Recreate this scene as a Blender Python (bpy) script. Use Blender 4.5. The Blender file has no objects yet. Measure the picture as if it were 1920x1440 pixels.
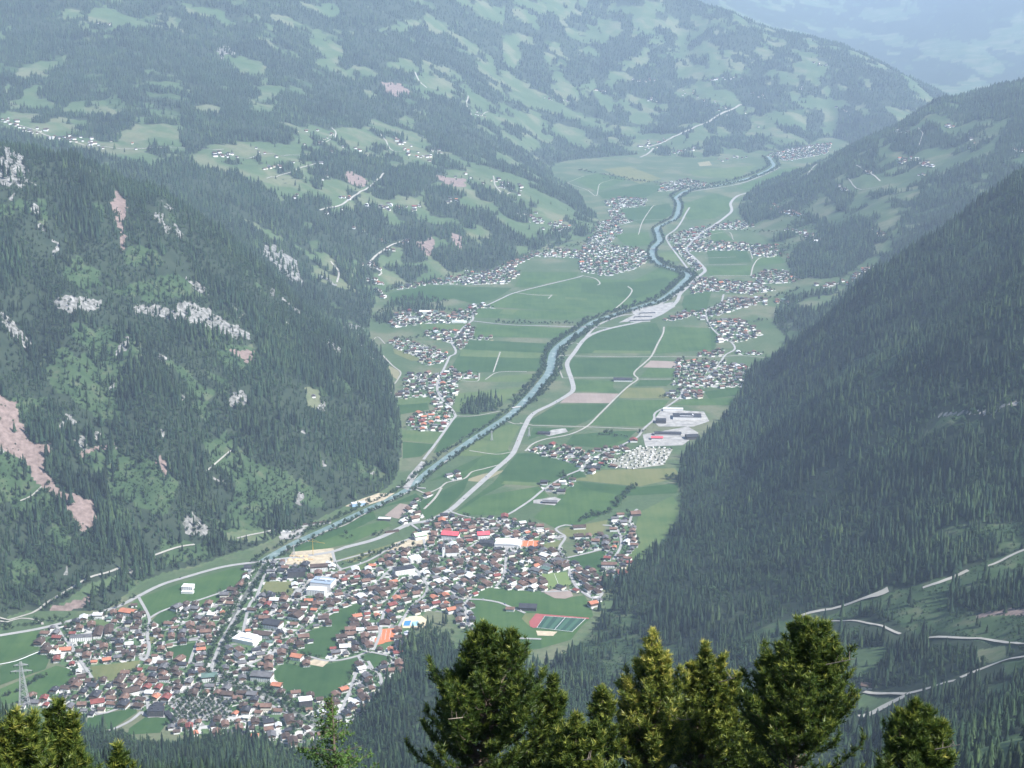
import bpy, bmesh, math, random
import numpy as np

random.seed(7)
RNG = np.random.default_rng(11)
scene = bpy.context.scene
COL = scene.collection
R = math.radians

# ------------------------------------------------------------------ camera, sky, sun, exposure
EYE, PITCH, FPX = 1330.0, R(15.4), 2900.0          # eye height over the valley floor (m), tilt, focal length in photo pixels
cam_data = bpy.data.cameras.new('camera')
cam_data.sensor_width = 36.0
cam_data.lens = 36.0 * FPX / 1920.0
cam_data.clip_start, cam_data.clip_end = 0.5, 90000.0
cam = bpy.data.objects.new('camera', cam_data)
COL.objects.link(cam)
cam.location = (0, 0, EYE)
cam.rotation_euler = (math.pi / 2 - PITCH, 0, 0)
scene.camera = cam

SUN_EL, SUN_AZ = R(47), R(115)                     # azimuth from +Y (view direction) towards +X
world = bpy.data.worlds.new('World')
scene.world = world
world.use_nodes = True
wn = world.node_tree.nodes
bg = wn['Background']
sky = wn.new('ShaderNodeTexSky')
sky.sky_type = 'NISHITA'
sky.sun_disc = False
sky.sun_elevation = SUN_EL
sky.sun_rotation = SUN_AZ
sky.altitude = 1900
world.node_tree.links.new(sky.outputs[0], bg.inputs[0])
bg.inputs[1].default_value = 0.11

sun_data = bpy.data.lights.new('sun', 'SUN')
sun_data.energy = 4.6
sun_data.angle = R(0.53)
sun_data.color = (1.0, 0.98, 0.95)
sun = bpy.data.objects.new('sun', sun_data)
COL.objects.link(sun)
sun.rotation_euler = (math.pi / 2 - SUN_EL, 0, math.pi - SUN_AZ)

scene.view_settings.view_transform = 'Standard'
scene.view_settings.look = 'None'
scene.view_settings.exposure = 1.02
scene.view_settings.gamma = 1.0
scene.view_settings.use_curve_mapping = False
cy = scene.cycles
cy.max_bounces = 4
cy.diffuse_bounces = 2
cy.glossy_bounces = 2
cy.transmission_bounces = 2
cy.volume_bounces = 1
cy.use_denoising = True
HAZE_DENSITY, HAZE_COLOR = 3.8e-5, (0.62, 0.78, 1.0, 1)

# ------------------------------------------------------------------ small helpers
def link(o, parent=None):
    COL.objects.link(o)
    if parent is not None:
        o.parent = parent
    return o

def tag(o, label=None, cat=None, group=None, kind=None):
    if label: o['label'] = label
    if cat: o['category'] = cat
    if group: o['group'] = group
    if kind: o['kind'] = kind
    return o

def empty(name, loc, rz=0.0):
    o = bpy.data.objects.new(name, None)
    o.location = loc
    o.rotation_euler = (0, 0, rz)
    o.empty_display_size = 1.0
    return link(o)

def mesh_obj(name, mesh, parent=None):
    return link(bpy.data.objects.new(name, mesh), parent)

def np_mesh(name, verts, faces, mats=None, smooth=False, mat_idx=None):
    """verts (n,3); faces (m,3) or (m,4) array"""
    verts = np.asarray(verts, dtype=np.float32); faces = np.asarray(faces, dtype=np.int32)
    me = bpy.data.meshes.new(name)
    k = faces.shape[1]
    me.vertices.add(len(verts)); me.vertices.foreach_set('co', verts.ravel())
    me.loops.add(faces.size); me.loops.foreach_set('vertex_index', faces.ravel())
    me.polygons.add(len(faces))
    me.polygons.foreach_set('loop_start', np.arange(0, faces.size, k, dtype=np.int32))
    me.polygons.foreach_set('loop_total', np.full(len(faces), k, dtype=np.int32))
    if smooth: me.polygons.foreach_set('use_smooth', np.ones(len(faces), dtype=bool))
    if mat_idx is not None: me.polygons.foreach_set('material_index', np.asarray(mat_idx, dtype=np.int32))
    for m in (mats or []): me.materials.append(m)
    me.update(calc_edges=True)
    return me

class MB:
    """collects boxes, prisms, bars; builds ONE mesh"""
    def __init__(s): s.v, s.f, s.m = [], [], []
    def face(s, pts, m=0):
        i = len(s.v); s.v += [tuple(p) for p in pts]; s.f.append(tuple(range(i, i + len(pts)))); s.m.append(m)
    def box(s, x0, x1, y0, y1, z0, z1, m=0, bottom=False):
        i = len(s.v)
        s.v += [(x0,y0,z0),(x1,y0,z0),(x1,y1,z0),(x0,y1,z0),(x0,y0,z1),(x1,y0,z1),(x1,y1,z1),(x0,y1,z1)]
        fs = [(0,1,5,4),(1,2,6,5),(2,3,7,6),(3,0,4,7),(4,5,6,7)]
        if bottom: fs.append((3,2,1,0))
        for q in fs: s.f.append(tuple(i + k for k in q)); s.m.append(m)
    def bar(s, a, b, r, m=0, n=4, r2=None):
        a, b = np.array(a, float), np.array(b, float); d = b - a; L = np.linalg.norm(d)
        if L < 1e-6: return
        d /= L
        h = np.array((0,0,1.0)) if abs(d[2]) < .9 else np.array((1.0,0,0))
        p = np.cross(d, h); p /= np.linalg.norm(p); q = np.cross(d, p)
        r2 = r if r2 is None else r2
        i = len(s.v)
        for c, rr in ((a, r), (b, r2)):
            for k in range(n):
                t = 2 * math.pi * (k + .5) / n
                s.v.append(tuple(c + rr * (math.cos(t) * p + math.sin(t) * q)))
        for k in range(n):
            k2 = (k + 1) % n
            s.f.append((i + k, i + k2, i + n + k2, i + n + k)); s.m.append(m)
        s.f.append(tuple(i + n + k for k in range(n))); s.m.append(m)
    def mesh(s, name, mats, smooth=False):
        me = bpy.data.meshes.new(name)
        me.from_pydata(s.v, [], s.f)
        for m in mats: me.materials.append(m)
        me.polygons.foreach_set('material_index', np.array(s.m, dtype=np.int32))
        if smooth: me.polygons.foreach_set('use_smooth', np.ones(len(s.f), dtype=bool))
        me.update()
        return me

# value noise ---------------------------------------------------------------
def _hash(ix, iy, seed):
    h = (ix.astype(np.int64) * 374761393 + iy.astype(np.int64) * 668265263 + seed * 1442695041) & 0xFFFFFFFF
    h = ((h ^ (h >> 13)) * 1274126177) & 0xFFFFFFFF
    h = (h ^ (h >> 16)) & 0xFFFFFFFF
    return h.astype(np.float64) / 4294967295.0
def vnoise(x, y, seed=0):
    ix, iy = np.floor(x), np.floor(y); fx, fy = x - ix, y - iy
    fx = fx * fx * fx * (fx * (fx * 6 - 15) + 10); fy = fy * fy * fy * (fy * (fy * 6 - 15) + 10)
    a = _hash(ix, iy, seed); b = _hash(ix + 1, iy, seed); c = _hash(ix, iy + 1, seed); d = _hash(ix + 1, iy + 1, seed)
    return (a + (b - a) * fx) * (1 - fy) + (c + (d - c) * fx) * fy
def fbm(x, y, seed=0, oct=4, gain=.5):
    s, a, t = 0, 1.0, 0
    for o in range(oct):
        s = s + a * vnoise(x * 2 ** o + 17.3 * o, y * 2 ** o - 9.1 * o, seed + o); t += a; a *= gain
    return s / t

# materials -----------------------------------------------------------------
def mat(name, col, rough=.9, spec=.2, noise=0.0, nscale=1.0, metal=0.0):
    m = bpy.data.materials.new(name); m.use_nodes = True
    nt = m.node_tree; b = nt.nodes['Principled BSDF']
    b.inputs['Roughness'].default_value = rough
    b.inputs['Specular IOR Level'].default_value = spec
    b.inputs['Metallic'].default_value = metal
    if noise:
        tc = nt.nodes.new('ShaderNodeNewGeometry')
        nz = nt.nodes.new('ShaderNodeTexNoise'); nz.inputs['Scale'].default_value = nscale; nz.inputs['Detail'].default_value = 6
        nt.links.new(tc.outputs['Position'], nz.inputs['Vector'])
        mp = nt.nodes.new('ShaderNodeMapRange'); mp.inputs[1].default_value = .3; mp.inputs[2].default_value = .7
        mp.inputs[3].default_value = 1 - noise; mp.inputs[4].default_value = 1 + noise
        nt.links.new(nz.outputs[0], mp.inputs[0])
        hs = nt.nodes.new('ShaderNodeHueSaturation'); hs.inputs['Color'].default_value = (*col, 1)
        nt.links.new(mp.outputs[0], hs.inputs['Value'])
        nt.links.new(hs.outputs[0], b.inputs['Base Color'])
    else:
        b.inputs['Base Color'].default_value = (*col, 1)
    return m

def instance_mat(name, col_a, col_b, rough=.8, val=(.65, 1.35), patch=None):
    """foliage: colour and value vary from tree to tree"""
    m = bpy.data.materials.new(name); m.use_nodes = True
    nt = m.node_tree; b = nt.nodes['Principled BSDF']
    b.inputs['Roughness'].default_value = rough; b.inputs['Specular IOR Level'].default_value = .15
    oi = nt.nodes.new('ShaderNodeObjectInfo')
    mx = nt.nodes.new('ShaderNodeMix'); mx.data_type = 'RGBA'
    mx.inputs[6].default_value = (*col_a, 1); mx.inputs[7].default_value = (*col_b, 1)
    nt.links.new(oi.outputs['Random'], mx.inputs[0])
    geo = nt.nodes.new('ShaderNodeNewGeometry')
    nz = nt.nodes.new('ShaderNodeTexNoise'); nz.inputs['Scale'].default_value = .0035; nz.inputs['Detail'].default_value = 5
    nt.links.new(geo.outputs['Position'], nz.inputs['Vector'])
    ml = nt.nodes.new('ShaderNodeMath'); ml.operation = 'MULTIPLY_ADD'; ml.inputs[1].default_value = 7.31; ml.inputs[2].default_value = .13
    nt.links.new(oi.outputs['Random'], ml.inputs[0])
    fr = nt.nodes.new('ShaderNodeMath'); fr.operation = 'FRACT'; nt.links.new(ml.outputs[0], fr.inputs[0])
    ad = nt.nodes.new('ShaderNodeMath'); ad.operation = 'ADD'
    nw = nt.nodes.new('ShaderNodeMath'); nw.operation = 'MULTIPLY_ADD'; nw.inputs[1].default_value = 2.0; nw.inputs[2].default_value = -.5
    nt.links.new(nz.outputs[0], nw.inputs[0])
    nt.links.new(fr.outputs[0], ad.inputs[0]); nt.links.new(nw.outputs[0], ad.inputs[1])
    mp = nt.nodes.new('ShaderNodeMapRange'); mp.inputs[1].default_value = .3; mp.inputs[2].default_value = 1.7
    mp.inputs[3].default_value = val[0]; mp.inputs[4].default_value = val[1]
    nt.links.new(ad.outputs[0], mp.inputs[0])
    hs = nt.nodes.new('ShaderNodeHueSaturation')
    base = mx.outputs[2]
    if patch:
        n2 = nt.nodes.new('ShaderNodeTexNoise'); n2.inputs['Scale'].default_value = .0065; n2.inputs['Detail'].default_value = 4
        nt.links.new(geo.outputs['Position'], n2.inputs['Vector'])
        r2 = nt.nodes.new('ShaderNodeMapRange'); r2.inputs[1].default_value = .52; r2.inputs[2].default_value = .72
        nt.links.new(n2.outputs[0], r2.inputs[0])
        m2 = nt.nodes.new('ShaderNodeMath'); m2.operation = 'MULTIPLY'; nt.links.new(r2.outputs[0], m2.inputs[0]); nt.links.new(oi.outputs['Random'], m2.inputs[1])
        mx2 = nt.nodes.new('ShaderNodeMix'); mx2.data_type = 'RGBA'; mx2.inputs[7].default_value = (*patch, 1)
        nt.links.new(m2.outputs[0], mx2.inputs[0]); nt.links.new(base, mx2.inputs[6]); base = mx2.outputs[2]
    nt.links.new(base, hs.inputs['Color']); nt.links.new(mp.outputs[0], hs.inputs['Value'])
    nt.links.new(hs.outputs[0], b.inputs['Base Color'])
    return m

# ------------------------------------------------------------------ lines of sight: photo pixel <-> place
CP, SP = math.cos(PITCH), math.sin(PITCH)
def ray(u, v):
    """per metre of northing: easting and height change along the line of sight through a photo pixel"""
    u = np.asarray(u, float); v = np.asarray(v, float)
    t = (720 - v) / FPX; den = CP + SP * t
    return (u - 960) / FPX / den, (CP * t - SP) / den
def floor_pt(u, v, z=0.0):
    a, b = ray(u, v); Y = (z - EYE) / b
    return a * Y, Y
def project(x, y, z):
    dz = z - EYE
    f = y * CP - dz * SP; up = y * SP + dz * CP
    return 960 + FPX * x / f, 720 - FPX * up / f

# ------------------------------------------------------------------ the lie of the land
CTL = []
def cz(u, v, z):                        # known height
    x, Y = floor_pt(u, v, z); CTL.append((x, Y, z))
def cy_(u, v, Y):                       # known distance
    a, b = ray(u, v); CTL.append((float(a) * Y, Y, EYE + float(b) * Y))
def cw(u, Y, z):                        # hidden point on the column u
    a, _ = ray(u, 720); CTL.append((float(a) * Y, Y, z))

# near slope, under and in front of the eye
for u in (-600, 0, 480, 960, 1440, 1920, 2500):
    cw(u, 250, 1328 - .65 * 250); cw(u, 450, 1328 - .65 * 450)
    cw(u, 700, 880)
for u, z in ((-400, 700), (0, 700), (480, 690), (960, 650), (1440, 650), (1920, 700), (2300, 740)): cw(u, 1050, z)
# bottom left brow
for u, v in ((-200, 1330), (45, 1358), (200, 1440), (340, 1462), (480, 1475), (560, 1475)): cy_(u, v, 1450)
for u in (-200, 45, 200, 340, 480): cw(u, 2000, 185)
for u, v in ((-250, 1320), (0, 1338), (200, 1368), (350, 1395), (560, 1412), (640, 1374), (700, 1316), (762, 1264), (772, 1236), (830, 1242), (880, 1246), (960, 1262)): cz(u, v, 1)
for u, v, z in ((620, 1440, 165), (740, 1440, 170), (760, 1330, 80), (860, 1380, 110), (960, 1440, 170), (960, 1330, 70), (1080, 1440, 190), (1200, 1400, 130), (1100, 1290, 45), (1200, 1220, 40), (1300, 1200, 75), (1300, 1300, 90),
                (1300, 1440, 220), (1400, 1400, 190), (1400, 1250, 130), (1500, 1440, 270), (1500, 1330, 190), (1500, 1240, 165), (1500, 1165, 155), (1600, 1130, 190), (1700, 1105, 230), (1800, 1075, 265), (1920, 1035, 310), (2100, 990, 380),
                (1640, 1340, 220), (1750, 1300, 270), (1800, 1210, 280), (1920, 1200, 335), (1650, 1200, 215), (1850, 1310, 330)): cz(u, v, z)
for u, v, Y in ((1900, 1400, 1300), (1760, 1420, 1420), (1640, 1440, 1600), (2150, 1330, 1300), (1920, 1330, 1600)): cy_(u, v, Y)
# right mountain: foot, nearer rib, gully, skyline
for u, v in ((1262, 872), (1268, 905), (1276, 950), (1262, 995), (1232, 1030), (1190, 1065), (1146, 1130), (1108, 1182), (1050, 1232)): cz(u, v, 0)
for u, v, z in ((1340, 985, 55), (1400, 945, 105), (1500, 865, 210), (1600, 775, 320), (1700, 715, 405), (1800, 655, 495), (1920, 575, 590), (2150, 430, 740)): cz(u, v, z)
for u, v, z in ((1200, 1130, 12), (1300, 1080, 60), (1400, 1060, 105), (1500, 1010, 165), (1600, 960, 225), (1700, 900, 290), (1800, 850, 355), (1920, 800, 420), (1920, 930, 350), (1700, 1020, 245), (1800, 980, 300), (2150, 700, 560)): cz(u, v, z)
for u, v, z in ((1350, 890, 28), (1450, 805, 100), (1540, 740, 200), (1600, 705, 270), (1680, 640, 350), (1750, 585, 420), (1880, 485, 545), (2100, 350, 720)): cz(u, v, z)
for u, v, z in ((1300, 852, 2), (1340, 818, 12), (1382, 782, 26), (1425, 725, 62), (1500, 640, 168), (1600, 544, 310), (1700, 474, 430), (1800, 404, 550), (1920, 324, 670), (2150, 180, 850)): cz(u, v, z)
for u, Y, z in ((1380, 5150, -20), (1460, 5250, -10), (1560, 5400, 60), (1700, 5600, 160), (1850, 5700, 270), (1980, 5800, 380), (2200, 5900, 520)): cw(u, Y, z)
# right far mountain with the alps
for u, v in ((1385, 405), (1415, 432), (1450, 470), (1480, 505), (1470, 560), (1440, 600), (1420, 640)): cz(u, v, 0)
for u, v, z in ((1560, 525, 30), (1600, 515, 45), (1540, 575, 30), (1500, 600, 18), (1500, 480, 18), (1540, 450, 55), (1620, 445, 125), (1650, 490, 90), (1700, 420, 190), (1800, 345, 325), (1900, 300, 420), (2100, 200, 600), (1700, 305, 300), (1600, 345, 200), (1500, 405, 70),
                (1800, 235, 450), (1440, 365, 45), (1490, 332, 115), (1570, 297, 240), (1620, 267, 320), (1690, 242, 390), (1760, 192, 510), (1850, 170, 575), (1920, 157, 620), (2150, 100, 800)): cz(u, v, z)
for u, Y, z in ((1460, 10200, -30), (1560, 10800, -20), (1700, 11200, 60), (1800, 11500, 200), (1950, 11500, 330), (2200, 11500, 500)): cw(u, Y, z)
# left mountain: foot, face, skyline, ravine behind
for u, v in ((-250, 1235), (0, 1168), (130, 1142), (260, 1092), (330, 1066), (420, 1040), (500, 1018), (530, 1000), (600, 970), (680, 935), (738, 908), (752, 870), (750, 820), (752, 780), (747, 745)): cz(u, v, 0)
for u, v, z in ((60, 1080, 40), (200, 1030, 60), (100, 950, 135), (100, 820, 230), (100, 700, 325), (60, 600, 420), (300, 950, 95), (300, 850, 185), (300, 730, 285), (450, 900, 90), (450, 780, 190), (450, 660, 285), (560, 900, 62), (560, 780, 155), (560, 680, 228),
                (650, 870, 42), (650, 770, 110), (650, 690, 160), (710, 800, 50), (700, 720, 90), (170, 585, 420), (250, 610, 390), (350, 610, 365), (450, 640, 305), (540, 625, 262),
                (120, 530, 500), (200, 525, 480), (300, 530, 455), (400, 545, 410), (480, 560, 365), (100, 480, 545), (250, 490, 510), (380, 500, 470), (460, 520, 410),
                (60, 400, 650), (200, 400, 620), (330, 420, 575), (400, 470, 505), (-250, 900, 330), (-250, 500, 650)): cz(u, v, z)
for u, v, z in ((738, 760, 3), (718, 715, 24), (692, 676, 62), (642, 632, 145), (577, 584, 250), (500, 508, 385), (420, 450, 510), (300, 385, 635), (160, 330, 715), (0, 278, 795), (-250, 200, 900)): cz(u, v, z)
for u, Y, z in ((-250, 5600, 620), (0, 5600, 570), (160, 5600, 530), (300, 5500, 460), (420, 5450, 330), (500, 5400, 240), (575, 5400, 110), (640, 5500, 20), (700, 5450, 0)): cw(u, Y, z)
# left middle hills and the big mountain behind
for v, row in ((-140, ((-300, 9800), (0, 10800), (300, 11500), (640, 13000), (960, 15000), (1200, 16500))),
               (0, ((-300, 8600), (0, 9600), (300, 10200), (640, 11600), (960, 13400), (1120, 14400))),
               (70, ((-200, 8000), (150, 9000), (450, 9900), (800, 11500), (1100, 13400), (1280, 14000))),
               (150, ((-200, 7300), (0, 7900), (300, 8400), (640, 9700), (960, 11800), (1200, 12700), (1400, 12900), (1550, 12900))),
               (250, ((-200, 6600), (100, 7000), (340, 7300), (600, 8000), (800, 9000), (1000, 10700), (1200, 11600), (1400, 11700), (1550, 12200))),
               (330, ((350, 6400), (500, 6800), (700, 7500), (850, 7900), (990, 8500))),
               (400, ((450, 6200), (600, 6600), (750, 7000), (900, 7400), (1000, 7650), (1080, 7900))),
               (450, ((560, 6250), (700, 6650), (850, 6950), (950, 7150), (1030, 7300))),
               (500, ((600, 6100), (700, 6400), (800, 6600), (860, 6700))),
               (540, ((630, 5900), (685, 6150)))):
    for u, Y in row: cy_(u, v, Y)
for u, v in ((705, 600), (702, 565), (740, 537), (800, 530), (860, 522), (930, 502), (1000, 472), (1060, 452), (1110, 440), (1138, 408), (1095, 372), (1050, 342), (1035, 308), (1100, 298), (1200, 292), (1300, 297), (1400, 290), (1450, 284), (1540, 272)): cz(u, v, 0)
for u, v, Y in ((1262, 6, 14500), (1330, 26, 14300), (1400, 55, 14000), (1480, 80, 13800), (1550, 100, 13600), (1600, 115, 13400), (1650, 130, 13300), (1700, 155, 13200), (1742, 180, 13000), (1790, 205, 12700)): cy_(u, v, Y)
for u, Y, z in ((1740, 15800, -40), (1600, 16500, 200), (1450, 17000, 400), (1262, 17500, 650), (1850, 14800, -60), (2100, 14800, 0)): cw(u, Y, z)
# farthest range
for u, Y, v in ((1640, 20000, 100), (1750, 19000, 110), (1900, 18500, 110), (2150, 18500, 90), (1600, 22000, 60), (1760, 21000, 60), (1920, 20500, 50), (1450, 24000, 0), (1600, 25000, 0), (1760, 24000, 0), (1920, 23000, -20), (1450, 29000, -80), (1920, 28000, -90), (1700, 28000, -90)): cy_(u, v, Y)
for u in (1700, 1780, 1860, 1950): cz(u, 168, -10)
# valley axis, pushed under so that the floor has a crisp edge
for u, v in ((30, 1250), (250, 1220), (450, 1180), (700, 1120), (900, 1050), (1100, 1000), (850, 960), (1000, 850), (1100, 760), (900, 720), (1200, 680), (950, 600), (1150, 560), (1300, 600), (1000, 520), (1250, 480), (1350, 500), (1200, 410), (1320, 380), (1250, 330), (1380, 320), (1130, 340), (760, 592), (800, 560), (850, 600), (900, 560), (955, 530), (780, 625), (800, 655), (775, 690), (765, 735), (790, 800), (800, 850), (1350, 600), (1390, 575), (1300, 700), (1360, 735), (1340, 690), (1280, 800), (1240, 860), (1240, 920), (1225, 970), (1180, 1030), (1150, 340), (1090, 325), (1130, 310), (1180, 380), (1150, 420), (1100, 460), (1040, 480), (1430, 310), (1400, 330), (1390, 450), (1430, 500), (1420, 550), (1390, 610), (1350, 440), (1000, 1150), (1050, 1110), (900, 1160), (830, 1100), (700, 1250), (600, 1330), (300, 1340), (100, 1290), (730, 578), (760, 560), (820, 546), (880, 535), (940, 518), (1010, 490), (1075, 462), (1120, 450), (1150, 420), (725, 610), (1110, 390), (1060, 330)):
    x, Y = floor_pt(u, v); CTL.append((float(x), float(Y), -28.0))

def warp(x, y):
    yy = np.maximum(y, 200.0)
    return x / (yy + 150) * 2.9, np.log(yy) * .72
_c = np.array([(float(a), float(b), float(c)) for a, b, c in CTL])
_a, _b = warp(_c[:, 0], _c[:, 1])
_K = np.sqrt((_a[:, None] - _a) ** 2 + (_b[:, None] - _b) ** 2 + .0020)
_n = len(_c)
_M = np.zeros((_n + 3, _n + 3)); _M[:_n, :_n] = _K - np.eye(_n) * .004
_P = np.stack([np.ones(_n), _a, _b], 1); _M[:_n, _n:] = _P; _M[_n:, :_n] = _P.T
_w = np.linalg.solve(_M, np.concatenate([_c[:, 2], np.zeros(3)])).astype(np.float32)

def height(x, y):
    shp = np.shape(x); x = np.ravel(x).astype(np.float64); y = np.ravel(y).astype(np.float64)
    a, b = warp(x, y); a = a.astype(np.float32); b = b.astype(np.float32)
    out = np.empty(len(x))
    ca, cb = _a.astype(np.float32), _b.astype(np.float32)
    for i in range(0, len(x), 20000):
        s = slice(i, i + 20000)
        k = np.sqrt((a[s, None] - ca) ** 2 + (b[s, None] - cb) ** 2 + np.float32(.0020))
        out[s] = k @ _w[:_n] + _w[_n] + _w[_n + 1] * a[s] + _w[_n + 2] * b[s]
    near = np.clip((y - 250) / 350, 0, 1)
    out = out * near + (1328 - .65 * y) * (1 - near)
    # gullies and knolls on the slopes
    rise = np.clip(out / 110.0, 0, 1) * np.clip((y - 500) / 900, 0, 1)
    far = np.clip(y / 9000, 1.0, 1.25)
    g = np.abs(fbm(x / 420, y / 520, 3, 4) - .5) * 2
    g2 = np.abs(fbm(x / 1300 + 3, y / 1500, 21, 3) - .5) * 2
    out = out + rise * (34 * far * np.where((x > 100) & (y > 2600) & (y < 5600), 1.9, 1.0) * (g - .22) + 70 * np.clip(y / 9000 - .55, 0, .7) * (g2 - .25) + 9 * (fbm(x / 60, y / 60, 9, 3) - .5))
    out = np.where(out > 1300, 1300 + 220 * np.tanh((out - 1300) / 220), out)
    return np.maximum(out, 0.0).reshape(shp)

# terrain grid: finer near, coarser far; sidelong coordinate s = x / (y + 300)
NC, NR = 660, 1060
S_ = np.linspace(-.47, .47, NC)
_t = np.concatenate([np.linspace(math.log(4.0), math.log(1150), 60, endpoint=False), np.linspace(math.log(1150), math.log(14000), 930, endpoint=False), np.linspace(math.log(14000), math.log(30000), NR - 990)])
Y_ = np.exp(_t)
GX = S_[None, :] * (Y_[:, None] + 300); GY = np.repeat(Y_[:, None], NC, 1)
GZ = height(GX, GY)

def ground(x, y):
    """height of the finished terrain (bilinear on its grid)"""
    x = np.asarray(x, float); y = np.clip(np.asarray(y, float), 4.01, 29900)
    r = np.interp(np.log(y), _t, np.arange(NR)); c = np.clip((x / (y + 300) + .47) / .94 * (NC - 1), 0, NC - 1.001)
    r = np.clip(r, 0, NR - 1.001)
    i, j = r.astype(int), c.astype(int); fr, fc = r - i, c - j
    return (GZ[i, j] * (1 - fc) + GZ[i, j + 1] * fc) * (1 - fr) + (GZ[i + 1, j] * (1 - fc) + GZ[i + 1, j + 1] * fc) * fr

_steps = np.exp(np.linspace(math.log(900), math.log(29500), 1500))
def hit(us, vs, ymin=900.0):
    """where the lines of sight through these photo pixels meet the terrain (farther than ymin)"""
    us = np.atleast_1d(np.asarray(us, float)); vs = np.atleast_1d(np.asarray(vs, float))
    a, b = ray(us, vs); st = _steps[_steps >= ymin]
    X = a[:, None] * st; D = EYE + b[:, None] * st - ground(X, np.broadcast_to(st, X.shape))
    below = D < 0
    k = np.where(below.any(1), below.argmax(1), len(st) - 1); k0 = np.maximum(k - 1, 0); n = np.arange(len(us))
    d0, d1 = D[n, k0], D[n, k]
    f = np.where(np.abs(d0 - d1) > 1e-6, np.clip(d0 / (d0 - d1 + 1e-12), 0, 1), 0)
    Y = st[k0] + (st[k] - st[k0]) * f
    return a * Y, Y

def inside(px, py, poly):
    poly = np.asarray(poly, float); x0, y0 = poly.min(0); x1, y1 = poly.max(0)
    res = np.zeros(px.shape, bool)
    bb = (px >= x0) & (px <= x1) & (py >= y0) & (py <= y1)
    if not bb.any(): return res
    qx, qy = px[bb], py[bb]; c = np.zeros(qx.shape, bool)
    xs, ys = poly[:, 0], poly[:, 1]; n = len(poly); j = n - 1
    for i in range(n):
        cond = (ys[i] > qy) != (ys[j] > qy)
        if ys[j] != ys[i]:
            c ^= cond & (qx < (xs[j] - xs[i]) * (qy - ys[i]) / (ys[j] - ys[i]) + xs[i])
        j = i
    res[bb] = c
    return res

def visible(x, y, z, margin=0.0):
    """not hidden behind the terrain, seen from the eye"""
    x = np.asarray(x, float); y = np.asarray(y, float); z = np.asarray(z, float)
    out = np.ones(len(x), bool); fr = np.concatenate([np.linspace(.12, .9, 70), np.linspace(.905, .995, 30)])
    for i in range(0, len(x), 40000):
        s = slice(i, i + 40000)
        yy = y[s, None] * fr; xx = x[s, None] * fr; zz = EYE + (z[s, None] - EYE) * fr
        out[s] = ((zz - ground(xx, yy)) > -margin).all(1)
    return out

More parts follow.
